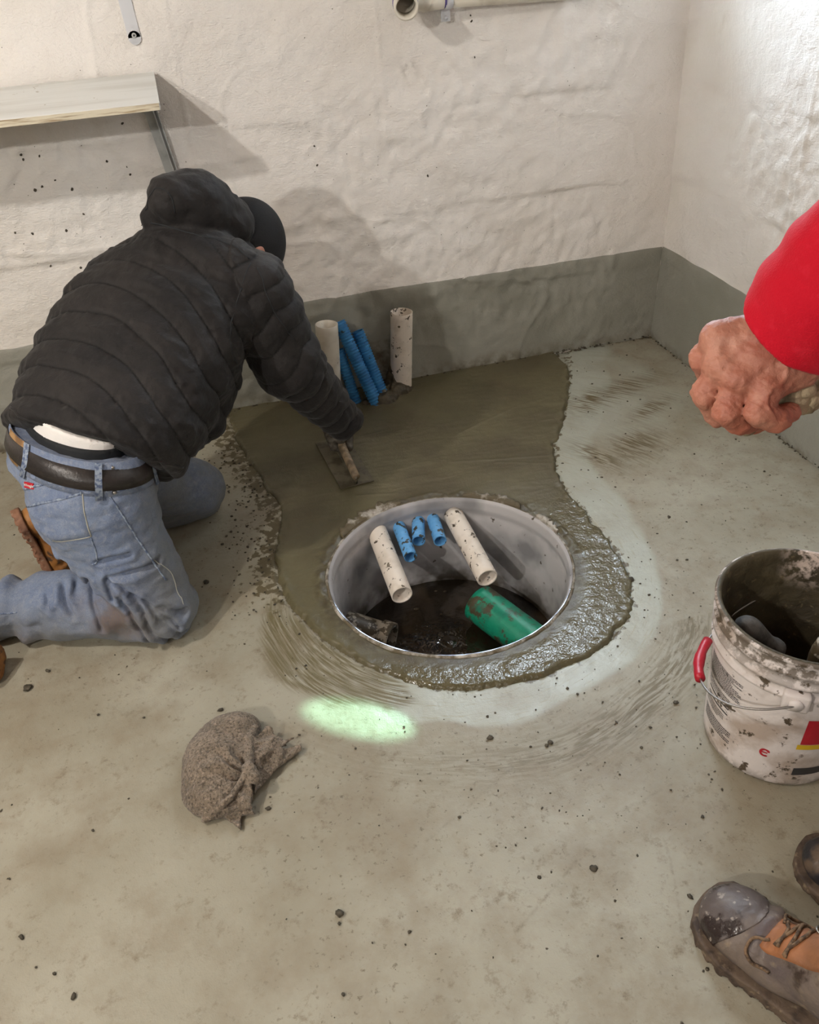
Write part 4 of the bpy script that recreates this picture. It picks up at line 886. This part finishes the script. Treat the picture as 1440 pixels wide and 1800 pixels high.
# ---------------------------------------------------------------- boots
def boot(par, org, fwd, up, L, Wd, mU, mS, mCap_, h=.003, shaft=.16, tread=True, nm='', extra=None, laces=False):
    """org: centre of the sole under the heel; fwd: heel to toe; up: sole normal"""
    R_ = np.array([nrm(fwd), np.cross(nrm(up), nrm(fwd)), nrm(up)]); org = np.array(org, float); s = L/.30
    def loc(p): return (p-org)@R_.T/s
    def outline(q):
        x = q[..., 0]; w = np.interp(x, [-.045, -.03, 0, .06, .12, .18, .22, .245, .258, .262], [.0, .025, .036, .034, .038, .0475, .046, .036, .02, .0])*(Wd/.095)
        cy = np.interp(x, [0, .1, .18, .26], [0, .004, .004, -.008]); return np.maximum((np.abs(q[..., 1]-cy)-w)*.8, np.maximum(x-.258, -.038-x))
    def upper(p):
        q = loc(p); k = Wd/.095
        d = ell(q, (.200, 0, .038), (.052, .042*k, .032)); d = smin(d, ell(q, (.14, .002, .045), (.07, .042*k, .036)), .03)
        d = smin(d, ell(q, (.01, 0, .05), (.045, .034*k, .05)), .03)
        d = smin(d, chain(q, [A3(.155, 0, .055), A3(.07, 0, .085), A3(.035, 0, .11), A3(.02, 0, .11+shaft*.6)], [.030, .042, .046, .050], .03), .03)
        d = np.maximum(d, .016-q[..., 2])
        cut = q[..., 2]-(.08+shaft*.6); d = np.maximum(d, cut)
        d = d-.0018*fbm(q*A3(30, 30, 30), 3)-.003*np.sin(q[..., 0]*170+3*vnoise(q*20))*np.exp(-((q[..., 0]-.15)/.03)**2)*sstep(.03, .05, q[..., 2])
        return d*s
    def sole(p):
        q = loc(p); ol = outline(q)-.004
        ol = ol-(.0012*np.sin(q[..., 0]*260) if tread else 0)*(q[..., 2] < .012)
        d = np.maximum(ol, np.abs(q[..., 2]-.012)-.012); d = -smin(-ol, -(np.abs(q[..., 2]-.012)-.012), .004)
        if tread:   # lugs under the sole
            g_ = np.abs(((q[..., 0]*42+.35*np.abs(q[..., 1])*42) % 1)-.5)
            d = np.maximum(d, -np.maximum(-(g_-.30)*.02, q[..., 2]-.006))
            d = np.maximum(d, -np.maximum(np.maximum(np.abs(q[..., 0]-.065)-.022, q[..., 2]-.007), ol+.002))
        return d*s
    def toe(p):
        q = loc(p); u = upper(p)/s-.0022; return np.maximum(u, .185-q[..., 0]+.25*(q[..., 1])**2*20-.3*(q[..., 2]-.03))*s
    c = org+R_[0]*.10*s+R_[2]*.10*s; ext = .2*s
    lo = c-np.abs(R_.T@np.array([.19, .08, .13]))*s-.03; hi = c+np.abs(R_.T@np.array([.19, .08, .13]))*s+.03
    lo = c-ext-.02; hi = c+ext+.02
    V, F = sdf_mesh(upper, lo, hi, h); q = loc(V)
    warm = sstep(.16, .13, q[:, 0])*sstep(.04, .06, q[:, 2])*sstep(.022, .006, q[:, 1])
    pydata('boot_upper', V, F, mU, par, True, {'warm': warm})
    V, F = sdf_mesh(sole, lo, hi, h*.9); pydata('boot_sole', V, F, mS, par)
    if mCap_: V, F = sdf_mesh(toe, lo, hi, h); pydata('toe_cap', V, F, mCap_, par)
    return R_, org, s, upper
# left boot: toes down, sole facing back
lb = empty('left_boot', None, None); lb.parent = man
lbo = A3(-0.5873, 1.9000, 0.2100)
# the boot is one part of the man with its own pieces
boot(lb, lbo, nrm(A3(.10, .05, -1)), nrm(A3(.86, .22, .10)), .27, .112, mBoot, mSoleT, None, .0034, .10)
rb2 = empty('right_boot', None, None); rb2.parent = man
boot(rb2, A3(-0.7578, 1.6200, 0.0843), nrm(A3(-.10, -.12, -.9)), nrm(A3(.9, -.3, 0)), .25, .10, mBoot, mSoleT, None, .005, .10)

# ---------------------------------------------------------------- trowel under his hand
t_ = empty('finishing_trowel', 'rectangular steel finishing trowel with a wooden handle under the kneeling worker\'s gloved hand', 'trowel')
ta, tb, tc_, td = A3(0.2682, 2.0730, 0.0110), A3(0.3577, 2.0629, 0.0110), A3(0.2273, 2.4871, 0.0110), A3(0.3237, 2.4747, 0.0110)
tdx = nrm((ta+tb)/2-(tc_+td)/2); ctr = (ta+tb)/2-tdx*.15; R_ = np.array([tdx, np.cross(A3(0, 0, 1), tdx), A3(0, 0, 1)])
R2 = R_; pydata('steel_blade', *box(ctr+A3(0, 0, .002), R2, (.30, .105, .0018), .0004), mTrowel, t_, False)
pydata('handle', *sweep([HANDLE0-HN*.03, HANDLE0+HN*.0, HANDLE0+HN*.05, GRB], [.012, .014, .0135, .012], 16), mTHandle, t_)
pm = (GRB+HANDLE0)/2
pydata('shank', *merge([sweep([GRB-HN*.004+A3(0, 0, 0), A3(GRB[0], GRB[1], .016)-HN*.012], .006, 10), box(A3(pm[0], pm[1], .0155), R2, (.17, .016, .004), .001), sweep([HANDLE0-HN*.02, A3(*(HANDLE0-HN*.01)[:2], .016)], .006, 10)]), mTrowel, t_)

# ---------------------------------------------------------------- standing worker: hand, sleeve, boots
wk = empty('person', 'standing person at the right edge in a red sleeve and work boots, holding a rag', 'person')
lo = np.min([H[k] for k in H], 0)-.05; hi = np.max([H[k] for k in H], 0)+.05
V, F = sdf_mesh(fhand, lo, hi, .00135)
tips = np.clip(sum(within(V, H[k], .016) for k in ('d3', 'd2', 'b3', 'c3', 'c2', 't3'))*.9+.6*sum(within(V, H[k], .011) for k in ('b1', 'c1', 'a1')), 0, 1)
pydata('body', V, F, mSkin, wk, True, {'tips': tips})['label'] = 'bare weathered left hand, curled'
# the rest of the figure stands outside the picture
SHL = A3(.74, .22, 1.40); ELB = H['fore']+nrm(H['fore']-H['wr'])*.12
PEL = A3(.92, .28, .92); CH = A3(.90, .20, 1.30)
c2 = A3(0.4583, 0.4833, 1.1848)
def shirt(p):
    d = chain(p, [c2, c2*.4+SHL*.6, SHL], [.052, .060, .075], .03)
    d = smin(d, chain(p, [PEL+A3(0, 0, .05), CH-A3(0, 0, .1), CH+A3(0, 0, .05)], [.16, .165, .15], .05), .05)
    d = smin(d, chain(p, [A3(1.08, .24, 1.40), A3(1.20, .20, 1.12), A3(1.14, .30, .92)], [.075, .055, .045], .03), .04)
    return d-.003*fbm(p*12, 2)
V, F = sdf_mesh(shirt, (.35, -.1, .7), (1.45, .75, 1.6), .012)
V0, F0 = sdf_mesh(fsleeve, lo-.02, hi+.03, .0022)
sv = pydata('red_sleeve', V0, F0, mRed, wk); sv['label'] = 'bright red long sleeve'
pydata('red_shirt', V, F, mRed, wk)
def rest(p):
    d = ell(p, A3(.88, .25, 1.66), (.085, .095, .12)); d = smin(d, cone(p, A3(.89, .22, 1.57), A3(.90, .20, 1.45), .055, .065), .03)
    d = smin(d, ell(p, A3(.845, .34, 1.65), (.018, .022, .022)), .01)
    return smin(d, chain(p, [A3(1.15, .28, .95), A3(1.13, .33, .86)], [.03, .035], .02), .005)
V, F = sdf_mesh(rest, (.7, .05, 1.36), (1.1, .45, 1.82), .01); pydata('head', V, F, mSkin, wk, True, {'tips': 0*V[:, 0]})
V, F = sdf_mesh(rest, (1.0, .2, .78), (1.3, .45, 1.0), .008); pydata('hand', V, F, mSkin, wk, True, {'tips': 0*V[:, 0]})
B1o = A3(.705, .362, 0); B1d = nrm(A3(-.105, .26, 0))
B2o = A3(.955, .43, 0); B2d = nrm(A3(-.15, .215, 0))
def trous(p):
    d = smin(chain(p, [A3(.86, .27, .92), A3(.82, .34, .5), A3(.775, .37, .22)], [.125, .09, .085], .05), chain(p, [A3(.98, .28, .92), A3(1.0, .38, .5), A3(1.03, .38, .22)], [.125, .09, .085], .05), .04)
    return d-.004*fbm(p*14, 2)
V, F = sdf_mesh(trous, (.6, .1, .1), (1.25, .6, 1.1), .014); pydata('trousers', V, F, mJeans2, wk)
b1 = empty('near_boot', None, None); b1.parent = wk
R1, o1, s1, up1 = boot(b1, B1o, B1d, A3(0, 0, 1), .325, .124, mBootG, mSoleD, mCapToe, .0026, .12)
b2 = empty('far_boot', None, None); b2.parent = wk
boot(b2, B2o, B2d, A3(0, 0, 1), .31, .112, mBootB, mSoleD, None, .004, .12)
def L1(x, y, z): return o1+(A3(x, y, z)@R1)*s1
# orange tongue panel, laces and eyelet ring on the near boot
def tongue(p):
    q = (p-o1)@R1.T/s1; return np.maximum(up1(p)-.0035, np.maximum(np.abs(q[..., 1]-.004)-.030, np.maximum(q[..., 0]-.150, .07-q[..., 2]-.0)))
V, F = sdf_mesh(tongue, o1-.25, o1+.25, .0035)
if len(V): pydata('tongue', V, F, mLeatherO, b1)
for y0, y1, x0, x1 in ((-.026, .026, .142, .128), (.028, -.026, .136, .118), (-.028, .028, .122, .108), (.028, -.024, .112, .094)):
    P = spline([L1(x0, y0, .10), L1((x0+x1)/2+.006, (y0+y1)/2, .12), L1(x1, y1, .10)], 10)
    pydata('lace', *sweep(proj(up1, P, .006), .0026, 8), mLace, b1)
P = spline([L1(.142, .020, .09), L1(.160, .034, .085), L1(.150, .045, .06), L1(.120, .045, .07)], 10); pydata('lace', *sweep(proj(up1, P, .005), .0026, 8), mLace, b1)
P = spline([L1(.140, -.010, .09), L1(.152, -.026, .085), L1(.130, -.040, .07), L1(.11, -.035, .08)], 10); pydata('lace', *sweep(proj(up1, P, .005), .0026, 8), mLace, b1)
er = proj(up1, [L1(.098, -.026, .12)], .005)[0]; P = [er+(A3(math.cos(t)*.011, math.sin(t)*.008, math.cos(t)*-.006)) for t in np.linspace(0, 2*math.pi, 20, endpoint=False)]
pydata('eyelet_ring', *sweep(P, .0016, 6, closed=True), mSteel, b1)
# cloth held in the fist
RG = [A3(*v) for v in ((0.3972, 0.4991, 1.0617), (0.4165, 0.5130, 1.0559), (0.4251, 0.4989, 1.0675), (0.4310, 0.4918, 1.0800), (0.4397, 0.4905, 1.0739), (0.4377, 0.4898, 1.0635), (0.3965, 0.4975, 1.0523))]
def hcloth(p):
    d = chain(p, [RG[6], RG[0], RG[1], RG[2]], [.009, .010, .016, .018], .008); d = smin(d, chain(p, [RG[2], RG[3], RG[4]], [.018, .015, .009], .006), .004)
    d = smin(d, chain(p, [RG[2], RG[5]], [.014, .009], .005), .003)
    return d+.0035-.0085*np.abs(vnoise(p*60))**.7-.0018*fbm(p*150, 2)
V, F = sdf_mesh(hcloth, np.min(RG, 0)-.04, np.max(RG, 0)+.04, .0018)
tag(pydata('crumpled_rag', V, F, mCloth), 'crumpled tan rag squeezed in the hand of the red sleeve', 'rag')

# ---------------------------------------------------------------- bucket
BC = A3(.925, .902, 0); RT, RB_, HB = .152, .131, .355
bk = empty('bucket', 'white plastic mortar bucket with red grip on the wire handle, caked with mud', 'bucket')
def br_(z): return RB_+(RT-RB_)*z/HB
prof = [(0.001, 0), (RB_-.006, 0), (RB_, .006)]+[(br_(z), z) for z in np.linspace(.012, HB-.105, 14)]
z0 = HB-.10
for zz, r in ((0, .000), (.004, .006), (.010, .006), (.013, .0), (.030, .0), (.033, .007), (.040, .007), (.043, .001), (.058, .001), (.061, .007), (.066, .007), (.069, .002), (.088, .003), (.092, .008), (.098, .008), (.100, .004)): prof.append((br_(z0+zz)+r, z0+zz))
V, F = lathe((BC[0], BC[1], 0), prof, 120); V = np.array(V)
pydata('bucket_wall', V, F, mBucket, bk, True, {'mud': np.clip(sstep(HB-.10, HB-.02, V[:, 2])*.9+sstep(.03, 0, V[:, 2])*.7, 0, 1)})
pin = [(br_(HB)+.004, HB), (br_(HB)+.001, HB+.0015), (br_(HB)-.003, HB-.001)]+[(br_(z)-.0045, z) for z in np.linspace(HB-.01, .09, 24)]+[(r, .085) for r in np.linspace(RB_-.005, .001, 12)]
V, F = lathe((BC[0], BC[1], 0), pin, 120); V = np.array(V)
rr2 = np.hypot(V[:, 0]-BC[0], V[:, 1]-BC[1]); sc_ = 1-(.006*np.abs(fbm(V*24, 3))*(V[:, 2] < HB-.012))/np.maximum(rr2, .02)
V[:, 0] = BC[0]+(V[:, 0]-BC[0])*sc_; V[:, 1] = BC[1]+(V[:, 1]-BC[1])*sc_
ang = np.arctan2(V[:, 1]-BC[1], V[:, 0]-BC[0])
bare = np.clip(sstep(1.35, .95, np.abs(ang))*sstep(HB-.09, HB-.03, V[:, 2]), 0, 1)*(ang < 1.3)*(ang > -.1)
pydata('bucket_inside', V, F, mBucketIn, bk, True, {'bare': bare})
def cyl(th, z, off=0.0006): r = br_(z)+off; return (BC[0]+r*math.cos(th), BC[1]+r*math.sin(th), z)
def strip(th0, th1, z0, z1, off=.0006, sl=0):
    n = max(2, int(abs(th1-th0)/.05)+1); V = []; F = []
    for i in range(n+1):
        t = th0+(th1-th0)*i/n
        V += [cyl(t+sl*0, z0, off), cyl(t+sl, z1, off)]
        if i: F.append((2*i-2, 2*i, 2*i+1, 2*i-1))
    return V, F
TH = lambda px: px
import_th = [(-1.9845, 0.2159), (-1.6775, 0.1030), (-1.9524, 0.0616), (-2.3792, 0.0750), (-2.9181, 0.1806), (2.4475, 0.0416), (3.0465, 0.0820), (-2.6970, 0.1446), (-2.2106, 0.2628), (2.4695, 0.1439), (-2.7528, 0.2656), (-2.8180, 0.0942), (2.4565, 0.0895)]
# printed panels: red block with yellow foot, black bar, paragraphs of tiny print
thR = import_th[0][0]
pydata('red_label', *strip(thR-.0, thR+.55, .135, .205, .0008), mInkRed, bk, False)['label'] = 'red printed block'
pydata('yellow_label', *strip(thR-.03, thR+.55, .120, .134, .0008), mInkY, bk, False)['label'] = 'yellow printed strip'
pydata('black_label', *strip(import_th[2][0]-.0, thR+.55, .040, .062, .0008), mInk, bk, False)['label'] = 'black printed bar'
_r = random.Random(5); L3 = []
def para(th0, th1, z0, z1, rows, hh):
    for i in range(rows):
        z = z1-(z1-z0)*(i+.5)/rows; t = th0
        te = th1-(_r.uniform(.0, .25)*(th1-th0) if _r.random() < .5 else 0)
        while t < te:
            w = _r.uniform(.008, .035); L3.append(strip(t, min(t+w, te), z-hh/2, z+hh/2, .0007)); t += w+.008
tl = import_th[4][0]; t6 = -3.28
para(t6-.25, tl+.10, .178, .232, 13, .0022)
para(t6-.25, tl-.05, .150, .170, 4, .0020)
for z in (.142, .126): L3.append(strip(t6-.2, tl-.05, z, z+.0035, .0007))
para(t6-.25, tl-.12, .098, .120, 4, .0022)
para(t6-.25, tl+.05, .055, .088, 6, .0030)
tag(pydata('printed_text', *merge(L3), mInk, bk, False), 'blocks of fine black printing', kind='stuff')
# small red emblem: an open ring with a bar
the = import_th[3][0]; L4 = []
for i in range(18):
    a = .6+i*.27; L4.append(strip(the+.055*math.cos(a), the+.055*math.cos(a)+.03, .088+.009*math.sin(a), .092+.009*math.sin(a), .0008))
L4.append(strip(the-.05, the+.05, .089, .0925, .0009))
pydata('round_emblem', *merge(L4), mInkRed, bk, False)['label'] = 'small red round emblem'
# ears and bail
te_ = import_th[8][0]; zE = .262
for t in (te_, te_+math.pi):
    n_ = A3(math.cos(t), math.sin(t), 0); tt = A3(-math.sin(t), math.cos(t), 0); c = A3(BC[0], BC[1], zE)+n_*(br_(zE)+.008)
    pydata('handle_ear', *merge([box(c, np.array([tt, A3(0, 0, 1), n_]), (.045, .040, .020), .006), sweep([c+n_*.008, c+n_*.015], .012, 20)]), mBucket, bk)
ea = A3(BC[0], BC[1], zE)+A3(math.cos(te_), math.sin(te_), 0)*(br_(zE)+.020); eb = A3(BC[0], BC[1], zE)-A3(math.cos(te_), math.sin(te_), 0)*(br_(zE)+.020)
mid = np.array((0.7552, 0.9468, 0.2150)); mo = nrm(A3(mid[0]-BC[0], mid[1]-BC[1], 0))
r_b = np.linalg.norm(ea-eb)/2; cen = (ea+eb)/2; axd = nrm(mid-cen); dd = max(np.linalg.norm(mid-cen), r_b+.014)
P = [cen+(ea-cen)*math.cos(t)+axd*dd*math.sin(t) for t in np.linspace(0, math.pi, 50)]
hb = pydata('wire_handle', *sweep(P, .0021, 8), mWire, bk)
mi = len(P)//2; q = P[mi-5:mi+6]
pydata('handle_grip', *sweep(q, [.0095, .0095, .0092, .0088, .0105, .0105, .0105, .0088, .0092, .0095, .0095], 16), mGrip, hb)['label'] = 'red plastic grip'
# mixing tool handles standing in the bucket
def tool(name, a, b, rs, m_, label):
    P = [np.array(a)+(np.array(b)-np.array(a))*t for t in np.linspace(0, 1, len(rs))]; return tag(pydata(name, *sweep(P, rs, 20), m_), label, 'tool')
ha = A3(0.8114, 0.9314, 0.3180); hb_ = A3(0.8904, 0.9029, 0.2350); hd = nrm(hb_-ha)
t_ = tool('margin_trowel', ha, hb_, [.010, .020, .024, .0245, .0235, .022, .0205, .0195, .0205, .024, .024, .014], mHandle, 'grey-handled margin trowel leaning inside the bucket at its left')
pydata('steel_shank', *sweep([hb_-hd*.003, hb_+hd*.055], .005, 10), mTrowel, t_)
e_ = hb_+hd*.055; pydata('steel_blade', *box(e_+hd*.02, frame(hd, A3(0, 0, 1)), (.003, .05, .06), .001), mTrowel, t_)
g1 = A3(0.8965, 0.8231, 0.3450); t_ = tool('brush', g1, g1+A3(.006, .010, -.11), [.008, .012, .013, .012, .011, .012], mPvcDirty, 'pale brush handle standing in the bucket at the right edge of the photo')
pydata('bristles', *box(g1+A3(.008, .016, -.17), np.eye(3), (.03, .05, .13), .004), mHandle, t_)

# ---------------------------------------------------------------- rag on the floor
R0 = A3(-0.1765, 1.1845, -0.0000)
rx_ = lambda px, py: None
def ragd(p):
    q = p-R0
    d = ell(p, A3(-0.1739, 1.1676, 0.0200), (.074, .080, .052)); d = smin(d, ell(p, A3(-0.1943, 1.1056, 0.0160), (.058, .062, .036)), .03)
    d = smin(d, ell(p, A3(-0.1395, 1.2251, 0.0200), (.062, .046, .046)), .03)
    K = A3(-0.1142, 1.1000, 0.0500)
    # gathers radiating from the knot
    v = p-K; an = np.arctan2(v[..., 1], v[..., 0]); r = np.hypot(v[..., 0], v[..., 1])
    d = d-.0070*np.sin(an*9+2*vnoise(p*30))*np.exp(-(r/.075)**2)*sstep(.008, .02, r)
    d = smin(d, chain(p, [K, A3(-0.1087, 1.1297, 0.0500), A3(-0.1072, 1.1720, 0.0520), A3(-0.0892, 1.2061, 0.0450)], [.008, .006, .0055, .006], .004), .006)
    d = smin(d, chain(p, [K, A3(-0.1059, 1.0766, 0.0480)], [.013, .010], .004), .003)
    d = smin(d, chain(p, [K, A3(-0.1571, 1.0513, 0.0420), A3(-0.2129, 1.0381, 0.0120)], [.007, .0065, .0055], .004), .006)
    # flaps: thin slabs
    def flap(a, b, c, th, zf):
        a, b, c = A3(*a), A3(*b), A3(*c); n = nrm(np.cross(b-a, c-a)); w = p-a; h_ = w@n
        m = np.full(p.shape[:-1], -1e9); ce = (a+b+c)/3
        for s0, s1 in ((a, b), (b, c), (c, a)):
            e = nrm(s1-s0); o_ = np.cross(e, n); o_ = o_ if (ce-s0)@o_ < 0 else -o_; m = np.maximum(m, (p-s0)@o_)
        wob = .004*np.sin((w@nrm(b-a))*150+(w@nrm(c-a))*60)
        return -smin(-(np.abs(h_+wob)-th), -m, .004)
    d = smin(d, flap((-0.1012, 1.1439, 0.0440), (-0.0126, 1.1584, 0.0100), (-0.1155, 1.0657, 0.0120), .0048, 0), .004)
    d = smin(d, flap((-0.1089, 1.1785, 0.0450), (-0.0189, 1.1688, 0.0220), (-0.1094, 1.1147, 0.0420), .0045, 0), .004)
    d = smin(d, flap((-0.0665, 1.2165, 0.0300), (-0.0338, 1.1641, 0.0150), (-0.1115, 1.1642, 0.0450), .0045, 0), .004)
    d = smin(d, flap((-0.1097, 1.1029, 0.0480), (-0.2249, 1.0408, 0.0060), (-0.1214, 1.0306, 0.0260), .0048, 0), .005)
    d = smin(d, flap((-0.1419, 1.0790, 0.0200), (-0.1481, 1.0002, 0.0040), (-0.1847, 1.0514, 0.0120), .0055, 0), .004)
    d = smin(d, flap((-0.1369, 1.0691, 0.0220), (-0.1206, 1.0289, 0.0060), (-0.1491, 1.0313, 0.0060), .005, 0), .004)
    d = smin(d, chain(p, [A3(-0.1176, 1.0841, 0.0140), A3(-0.0124, 1.1506, 0.0120)], [.006, .005], .003), .003)
    d = d-.0024*fbm(p*26, 2)-.0008*vnoise(p*170)-.0006*vnoise(p*330)
    return np.maximum(d, -(p[..., 2]-.001))
V, F = sdf_mesh(ragd, (-.34, .92, -.004), (.10, 1.36, .11), .0023)
tag(pydata('cleaning_rag', V, F, mRag), 'dirty brown terry cloth bundled and knotted on the floor left of the basin', 'rag')

# ---------------------------------------------------------------- crumbs and spatter
def lump(c, s, rg, flat_=.55, n=(1, 0, 0), u=None, sub=1):
    bm = bmesh.new(); bmesh.ops.create_icosphere(bm, subdivisions=sub, radius=1)
    a = rg.uniform(0, 6.28); k = rg.uniform(.55, 1.0); V = []
    for v in bm.verts:
        f_ = 1+rg.uniform(-.28, .28); x, y, z = v.co.x*s*f_, v.co.y*s*k*f_, v.co.z*s*flat_*f_
        x, y = x*math.cos(a)-y*math.sin(a), x*math.sin(a)+y*math.cos(a)
        V.append((c[0]+x, c[1]+y, c[2]+z) if u is None else (c[0]+x, c[1]+z, c[2]+y))
    F = [tuple(v.index for v in f.verts) for f in bm.faces]; bm.free(); return V, F
rg = random.Random(11); L = []
def addz(x, y, s): L.append(lump((x, y, s*.2+.001), s, rg))
while len(L) < 900:
    x = rg.uniform(-.9, 1.55); y = rg.uniform(.3, 2.65)
    pd = float(polydist(np.array([x]), np.array([y]), PATCH)[0])
    if pd < .01: continue
    w = .25+1.2*math.exp(-pd/.12)+(.5 if x > .3 and y < 1.3 else 0)
    if x < -.05 and y < 1.5: w *= .35
    if rg.random() > w: continue
    addz(x, y, rg.choice((.0008, .0012, .0012, .0018, .0018, .0026, .0034))*rg.uniform(.8, 1.3))
for a in range(260):
    t = rg.gauss(.35, .25)*1.0; x = rg.gauss(.02, .07); y = rg.uniform(1.6, 2.45)
    if float(polydist(np.array([x]), np.array([y]), PATCH)[0]) > .004: addz(x, y, rg.uniform(.0015, .005))
for a in range(240):   # rubble in the wall-floor joint
    if rg.random() < .6: x = rg.uniform(-.1, 1.62); L.append(lump((x, BY-.008-rg.uniform(0, .012), rg.uniform(.002, .012)), rg.uniform(.002, .007), rg))
    else: y = rg.uniform(1.6, 2.7); L.append(lump((BX-.008-rg.uniform(0, .010), y, rg.uniform(.002, .008)), rg.uniform(.001, .005), rg))
tag(pydata('floor_crumbs', *merge(L), mCrumb), 'dark mortar crumbs scattered over the floor', 'crumbs', kind='stuff')
big = [((0.8804, 1.4232), .0085, 'dark mortar lump on the right edge of the wet patch'), ((-0.5901, 1.5244), .010, 'flat dark mortar flake on the floor below the boot at the left edge'),
    ((-0.5494, 1.5689), .007, 'dark mortar flake just below the kneeling man\'s calf'), ((0.0007, 0.7866), .009, 'dark mortar flake alone low in the middle of the floor'),
    ((-0.1622, 1.3170), .007, 'small dark mortar ball just above the rag on the floor'), ((0.3764, 1.0626), .007, 'dark mortar lump below the front of the basin'),
    ((-0.5397, 0.9087), .006, 'dark mortar speck near the lower left corner'), ((-0.1628, 1.7736), .008, 'dark mortar lump beside the kneeling man\'s near knee'),
    ((0.4540, 0.7336), .007, 'dark mortar lump left of the near boot toe'), ((0.4901, 1.0136), .006, 'dark mortar lump between the basin and the bucket'),
    ((1.1019, 1.6253), .007, 'dark mortar lump between the wet patch and the bucket'), ((0.5881, 0.6382), .006, 'dark mortar crumb touching the toe of the near boot'),
    ((-0.0920, 1.0347), .006, 'dark mortar flake right of the bundled rag'), ((-0.4445, 0.7789), .006, 'dark mortar crumb at the bottom left'), ((0.7834, 1.0290), .006, 'dark mortar crumb left of the red bucket grip')]
for (xy, s, lb_) in big: tag(pydata('mortar_lump', *lump((xy[0], xy[1], s*.35), s, rg, sub=2), mCrumb), lb_, 'mortar lump')
L = []
for px, py in ([(-0.1461, 0.9621), (-0.4395, 0.9115), (-0.4378, 0.8976), (-0.3930, 0.9015), (-0.2143, 0.8667), (-0.1630, 0.8448), (-0.1586, 0.8234), (-0.3182, 0.7306), (-0.4099, 0.8207), (-0.3304, 0.8027), (-0.3696, 0.8332), (-0.4311, 0.8138), (-0.5220, 0.7030), (-0.4765, 0.6933), (-0.4549, 0.5915), (0.3970, 0.8410), (0.3987, 0.7845), (0.7528, 0.7110), (0.9077, 1.1451), (0.9092, 1.1304), (0.9167, 1.0353), (-0.3793, 0.6900), (-0.3702, 0.5753)]):
    L.append(lump((px, float(bd(np.array(px), np.array(py)))-.0008, py), rg.uniform(.003, .0052), rg, .35, u=1))
L.append(lump((-.02+.0, BY-.003, 1.0), .002, rg, .35, u=1))
for i in range(120):
    x = rg.uniform(-.75, 1.6); z = rg.uniform(.36, 1.25); L.append(lump((x, float(bd(np.array(x), np.array(z)))-.0004, z), rg.uniform(.0008, .0018), rg, .35, u=1))
tag(pydata('wall_spatter', *merge(L), mCrumb), 'dark mortar spatter on the white back wall', 'spatter', kind='stuff')
for o in list(COL.objects):
    if o.type == 'MESH' and o.parent and not o.get('keep'): pass
